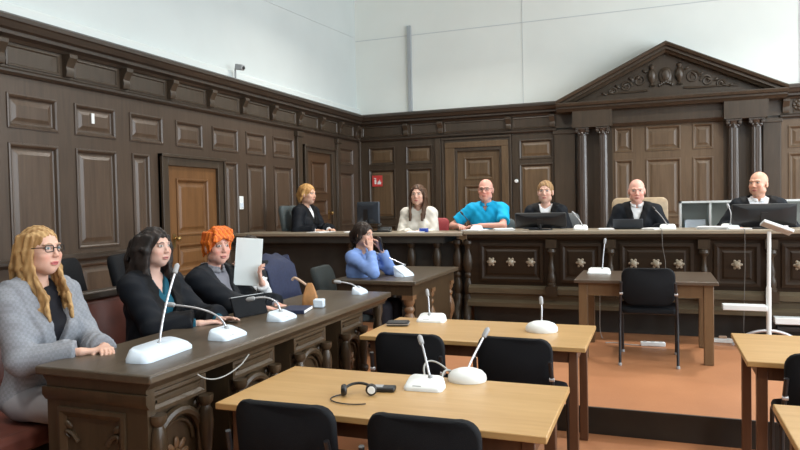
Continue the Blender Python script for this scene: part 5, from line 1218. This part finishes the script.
# 4 person hiding behind a folder
P = Person('person in white shirt sleeves hiding their face behind a raised white folder', (-2.82, 4.16, Z1), FX, 0.88, (0.66, 0.40, 0.31), 1.0, 0.05, near=True, yaw=-0.35, pitch=-0.12, rh=(0.285, 0.36, 0.985), lh=(0.22, 0.14, 1.02),
           rpole=(-0.5, 1.2, -0.9), lpole=(-0.2, 0.5, -1), hdir={1: ((0.25, -0.1, 0.9), (-0.5, 0.6, 0), 0.6), -1: ((0.3, -0.1, 0.9), (0.9, 0.4, 0), 0.45)}, brow=(0.06, 0.04, 0.03))
P.garment('shirt', (0.74, 0.75, 0.76), 0.006, sleeve_e=0.012, wrink=0.004, neck=0.056); P.garment('vest', (0.016, 0.017, 0.020), 0.02, sleeve='none', vneck=0.80, vw=0.45); P.trousers((0.02, 0.02, 0.024))
P.hair((0.035, 0.024, 0.018), [], hairline=0.07, amp=0.002, thick=0.010)
t = thing('folder', (-2.60, 3.875, 1.03), 0.62, 'white folder held upright in front of a hidden face at the carved desk', 'folder')
mt = Matrix.Rotation(-0.08, 4, 'X') @ Matrix.Rotation(0.09, 4, 'Y')
MB().box(-0.088, 0.088, -0.004, 0.004, 0.002, 0.325, mat=mt).build('cover', 'folder', t, bevel=0.003); MB().box(-0.090, -0.087, -0.008, 0.010, 0.002, 0.325, mat=mt).build('spine', 'folder', t)

# 5 secretary in a blue blouse holding a phone
P = Person('dark-haired woman in a blue blouse holding a phone to her face', (-2.66, 5.72, Z1), FX-0.10, 0.915, (0.62, 0.37, 0.28), 0.92, 0.10, fem=True, near=False, yaw=-0.05, pitch=-0.12, rh=(0.085, 0.255, 1.07), lh=(-0.10, 0.275, 1.06), rpole=(0.5, 0.5, -1), lpole=(-0.5, 0.5, -1),
           hdir={1: ((-0.35, -0.25, 0.9), (-0.7, -0.5, 0), 0.35), -1: ((0.2, -0.35, 0.85), (0.7, -0.6, 0), 0.45)}, brow=(0.03, 0.02, 0.018))
P.garment('blouse', (0.21, 0.33, 0.66), 0.012, sleeve_e=0.010, wrink=0.005, neck=0.058, hem='none', sl=0.86); P.trousers((0.03, 0.03, 0.04))
P.hair((0.030, 0.019, 0.014), [([(0, -0.09, 0.03), (0, -0.13, -0.01), (0.0, -0.125, -0.07)], 0.042, 0.03)]+[([(q*0.074, 0.01, 0.05), (q*0.085, 0.01, -0.03), (q*0.075, -0.03, -0.08)], 0.018, 0.014) for q in (-1, 1)], hairline=0.072, amp=0.003, thick=0.012)
t = thing('mobile_phone', (0, 0, 0), 0, 'dark phone in the hand of the woman in the blue blouse', 'phone')
mw = Matrix.Translation(P.loc) @ Matrix.Rotation(P.rz, 4, 'Z') @ Matrix.Scale(P.sc, 4)
t.location = mw @ Vector((-0.015, 0.315, 1.12)); t.rotation_euler = (0.3, 0.25, P.rz+0.9)
MB().box(-0.036, 0.036, -0.005, 0.005, -0.07, 0.07).build('phone_body', 'black_plastic', t, bevel=0.003)

# 6 blond woman in robe, in profile at the clerk's desk
P = Person('blond woman in a black robe seen in profile at the clerk\'s desk near the corner', (-4.36, 7.92, Z2), FX-0.10, 1.05, (0.66, 0.40, 0.29), 1.0, 0.0, fem=True, yaw=0.05, pitch=-0.03, rh=(0.20, 0.30, 0.76), lh=(-0.02, 0.34, 0.76), hdir={1: ((-0.3, 0.9, 0), (0, 0, -1), 0.4)}, brow=(0.35, 0.22, 0.10), head_s=1.08)
P.garment('shirt', WHT, 0.006, neck=0.054); P.garment('robe', BLK, 0.024, vneck=0.86, vw=0.42, lapel=0.006, sleeve_e=0.018, wr=0.02, hem='long', mat=MSATIN, edge=VEL, sl=0.9); P.trousers((0.015, 0.015, 0.018))
P.hair((0.60, 0.35, 0.13), [([(0, -0.08, 0.05), (0, -0.115, 0.0), (0, -0.10, -0.07)], 0.045, 0.028)]+[([(q*0.07, 0.0, 0.06), (q*0.082, -0.02, 0.0), (q*0.07, -0.05, -0.06)], 0.020, 0.016) for q in (-1, 1)], col2=(0.46, 0.24, 0.08), hairline=0.07, thick=0.010)

# 7 woman in a white top
P = Person('woman with long brown hair in a white top at the bench, beside a red chair', (-2.77, 7.98, Z2), PI+0.10, 1.01, (0.68, 0.42, 0.32), 1.0, 0.06, fem=True, yaw=0.0, pitch=0.02, rh=(0.06, 0.35, 0.775), lh=(-0.07, 0.36, 0.775), hdir={1: ((-0.7, 0.6, 0), (0, 0, -1), 0.5), -1: ((0.7, 0.6, 0), (0, 0, -1), 0.5)}, lip=(0.50, 0.14, 0.13), brow=(0.08, 0.05, 0.03), head_s=1.10)
P.garment('white_top', (0.72, 0.69, 0.62), 0.018, neck=0.066, sleeve_e=0.006, wrink=0.003, hem='none'); P.trousers((0.03, 0.04, 0.08))
st = []
for q in (-1, 1):
    for k in range(4):
        a = k/3; st.append(([(q*(0.062+0.016*a), 0.03-0.07*a, 0.06), (q*(0.085+0.006*a), 0.03-0.07*a, -0.03), (q*(0.080+0.012*a), 0.05-0.08*a, -0.12), (q*(0.070+0.016*a), 0.095-0.1*a, -0.21), (q*0.070, 0.115-0.1*a, -0.275)], 0.019, 0.013))
for k in range(4): x = -0.05+0.033*k; st.append(([(x, -0.10, 0.02), (x*1.2, -0.12, -0.1), (x*1.3, -0.12, -0.22)], 0.028, 0.02))
P.hair((0.10, 0.050, 0.026), st, col2=(0.055, 0.027, 0.014), hairline=0.078, amp=0.002)
p = tag(MB().box(-0.05, 0.05, -0.03, 0.03, 0.0006, 0.045).build('phone_case', plain('cobalt_blue', (0.02, 0.06, 0.35), 0.5), bevel=0.008), 'small cobalt blue case beside the woman in the white top', 'case'); p.location = (-2.50, 7.33, 1.2405)

# 8 bald man in a turquoise polo
P = Person('bald man with glasses in a bright turquoise polo shirt leaning on the bench', (-1.89, 7.98, Z2), PI, 1.045, (0.70, 0.36, 0.28), 1.14, 0.09, yaw=0.05, pitch=-0.06, rh=(0.27, 0.30, 0.81), lh=(0.02, 0.33, 0.815), rpole=(0.7, -0.1, -0.5), lpole=(-1.0, 0.15, -0.25), hdir={1: ((-0.5, 0.8, 0), (0, 0, -1), 0.5), -1: ((0.95, 0.2, 0), (0, 0, -1), 0.3)}, cheek=0.9, brow=(0.30, 0.20, 0.14), belly=0.03, head_s=1.06, lip=(0.55, 0.2, 0.17))
P.garment('polo_shirt', (0.010, 0.40, 0.72), 0.018, sleeve='short', neck=0.060, sleeve_e=0.006, wrink=0.004, hem='none', vneck=0.97, vw=0.30); P.collar((0.010, 0.36, 0.66), 'shirt_collar', r=0.068); P.trousers((0.03, 0.035, 0.05)); P.glasses('black_plastic', 0.0018)
P.hair((0.35, 0.27, 0.21), [([(q*0.073, -0.02, 0.02), (q*0.070, -0.055, 0.0), (q*0.035, -0.095, -0.02), (0, -0.103, -0.025)], 0.011, 0.011) for q in (-1, 1)], cap=False, face_cut=False, amp=0.001)

# 9 woman in robe with white collar
P = Person('woman with tied-back blond hair in a black robe behind the low black monitor', (-1.20, 8.0, Z2), PI+0.05, 1.01, (0.66, 0.40, 0.31), 1.0, 0.04, fem=True, yaw=-0.05, rh=(0.12, 0.30, 0.765), lh=(-0.12, 0.30, 0.765), brow=(0.25, 0.16, 0.09), head_s=1.10)
P.garment('white_collar', WHT, 0.008, neck=0.056); P.garment('robe', BLK, 0.024, vneck=0.84, vw=0.52, lapel=0.007, sleeve_e=0.018, wr=0.018, hem='long', mat=MSATIN, edge=VEL); P.trousers((0.015, 0.015, 0.018))
P.hair((0.36, 0.22, 0.10), [([(0, -0.09, 0.02), (0, -0.118, -0.02), (0, -0.11, -0.06)], 0.034, 0.022)], col2=(0.25, 0.14, 0.06), hairline=0.074, thick=0.007)
BALD = dict(cheek=0.7, brow=(0.30, 0.21, 0.15))
# 10 bald judge in the middle
P = Person('bald judge in a black robe sitting in the wide tan chair', (-0.19, 8.02, Z2), PI, 1.0, (0.74, 0.40, 0.32), 1.12, 0.06, yaw=0.06, pitch=-0.14, rh=(0.16, 0.32, 0.765), lh=(-0.2, 0.33, 0.765), head_s=1.10, **BALD)
P.garment('shirt', WHT, 0.008, neck=0.058); P.garment('robe', BLK, 0.026, vneck=0.82, vw=0.46, lapel=0.008, sleeve_e=0.02, wr=0.02, hem='long', mat=MSATIN, edge=VEL); P.trousers((0.015, 0.015, 0.018)); P.collar((0.72, 0.73, 0.75), 'shirt_collar', r=0.066)
P.hair((0.42, 0.33, 0.27), [([(q*0.073, -0.02, 0.01), (q*0.068, -0.06, -0.01), (q*0.03, -0.097, -0.03), (0, -0.103, -0.035)], 0.009, 0.009) for q in (-1, 1)], cap=False, face_cut=False, amp=0.001)
# 11 judge at the right end
P = Person('bald judge in a black robe and white shirt behind the large monitor at the right', (1.02, 8.02, Z2), PI, 1.035, (0.66, 0.36, 0.25), 1.10, 0.04, yaw=-0.55, pitch=-0.03, rh=(0.24, 0.28, 0.765), lh=(-0.2, 0.32, 0.765), head_s=1.06, stubble=0.35, **BALD)
P.garment('shirt', (0.78, 0.80, 0.83), 0.010, neck=0.056); P.garment('robe', BLK, 0.026, vneck=0.80, vw=0.66, lapel=0.008, sleeve_e=0.02, wr=0.02, hem='long', mat=MSATIN, edge=VEL); P.trousers((0.015, 0.015, 0.018)); P.collar((0.76, 0.78, 0.80), 'shirt_collar', r=0.068)
CAM_R=(0.934444,0.355545,-0.020062);CAM_U=(0.008079,0.035158,0.999349);CAM_W=(-0.356019,0.933998,-0.029981)
# ------------------------------------------------------------------ light and camera
wd_ = bpy.data.worlds.new('World'); SC.world = wd_; wd_.use_nodes = True
bg = wd_.node_tree.nodes['Background']; bg.inputs['Color'].default_value = (0.75, 0.87, 1.0, 1); bg.inputs['Strength'].default_value = 1.0
def area(name, loc, rot, sx, sy, power, col):
    l = bpy.data.lights.new(name, 'AREA'); l.shape = 'RECTANGLE'; l.size = sx; l.size_y = sy; l.energy = power; l.color = col
    o = bpy.data.objects.new(name, l); COL.objects.link(o); o.location = loc; o.rotation_euler = rot; return o
for i, (a, b_) in enumerate(WIN):
    area('window_daylight', (XR+0.05, (a+b_)/2, 3.15), (0, PI/2, 0), 4.0, 1.9, (215, 240, 280, 215)[i], (0.86, 0.94, 1.0))
for i, (x, y) in enumerate(((-2.6, 0.5), (1.6, 0.5), (-2.6, 4.2), (1.6, 4.2), (-2.6, 8.2), (1.6, 8.2))):  # unseen lamps added to brighten the tables, floor and dais
    p = thing('added_lamp', (x, y, ZC-0.9), 0, 'added round white pendant lamp out of view over the courtroom', 'lamp', 'added pendant lamps under the ceiling')
    MB().lathe([(0.0, 0.0), (0.16, 0.02), (0.22, 0.10), (0.2, 0.2), (0.1, 0.27), (0.02, 0.29)], n=24).build('lamp_shade', 'white_plastic', p)
    MB().tube([(0, 0, 0.28), (0, 0, 0.899)], 0.008, 6).build('cord', 'black_plastic', p)
    l = bpy.data.lights.new('added_lamp_light', 'AREA'); l.shape = 'DISK'; l.size = 0.4; l.spread = math.radians(140); l.energy = 42 if y < 6 else 95; l.color = (1.0, 0.94, 0.86)
    lo = bpy.data.objects.new('added_lamp_light', l); COL.objects.link(lo); lo.location = (x, y, ZC-0.93)
cam = bpy.data.cameras.new('camera'); co = bpy.data.objects.new('camera', cam); COL.objects.link(co)
cam.sensor_width = 36; cam.lens = 670/800*36; cam.clip_end = 100
R_ = Matrix(((CAM_R[0], CAM_U[0], -CAM_W[0]), (CAM_R[1], CAM_U[1], -CAM_W[1]), (CAM_R[2], CAM_U[2], -CAM_W[2])))
co.matrix_world = Matrix.Translation((0, 0, 1.56)) @ R_.to_4x4()
SC.camera = co
SC.view_settings.view_transform = 'Standard'; SC.view_settings.look = 'None'; SC.view_settings.gamma = 1; SC.view_settings.use_curve_mapping = False
SC.view_settings.exposure = -0.03
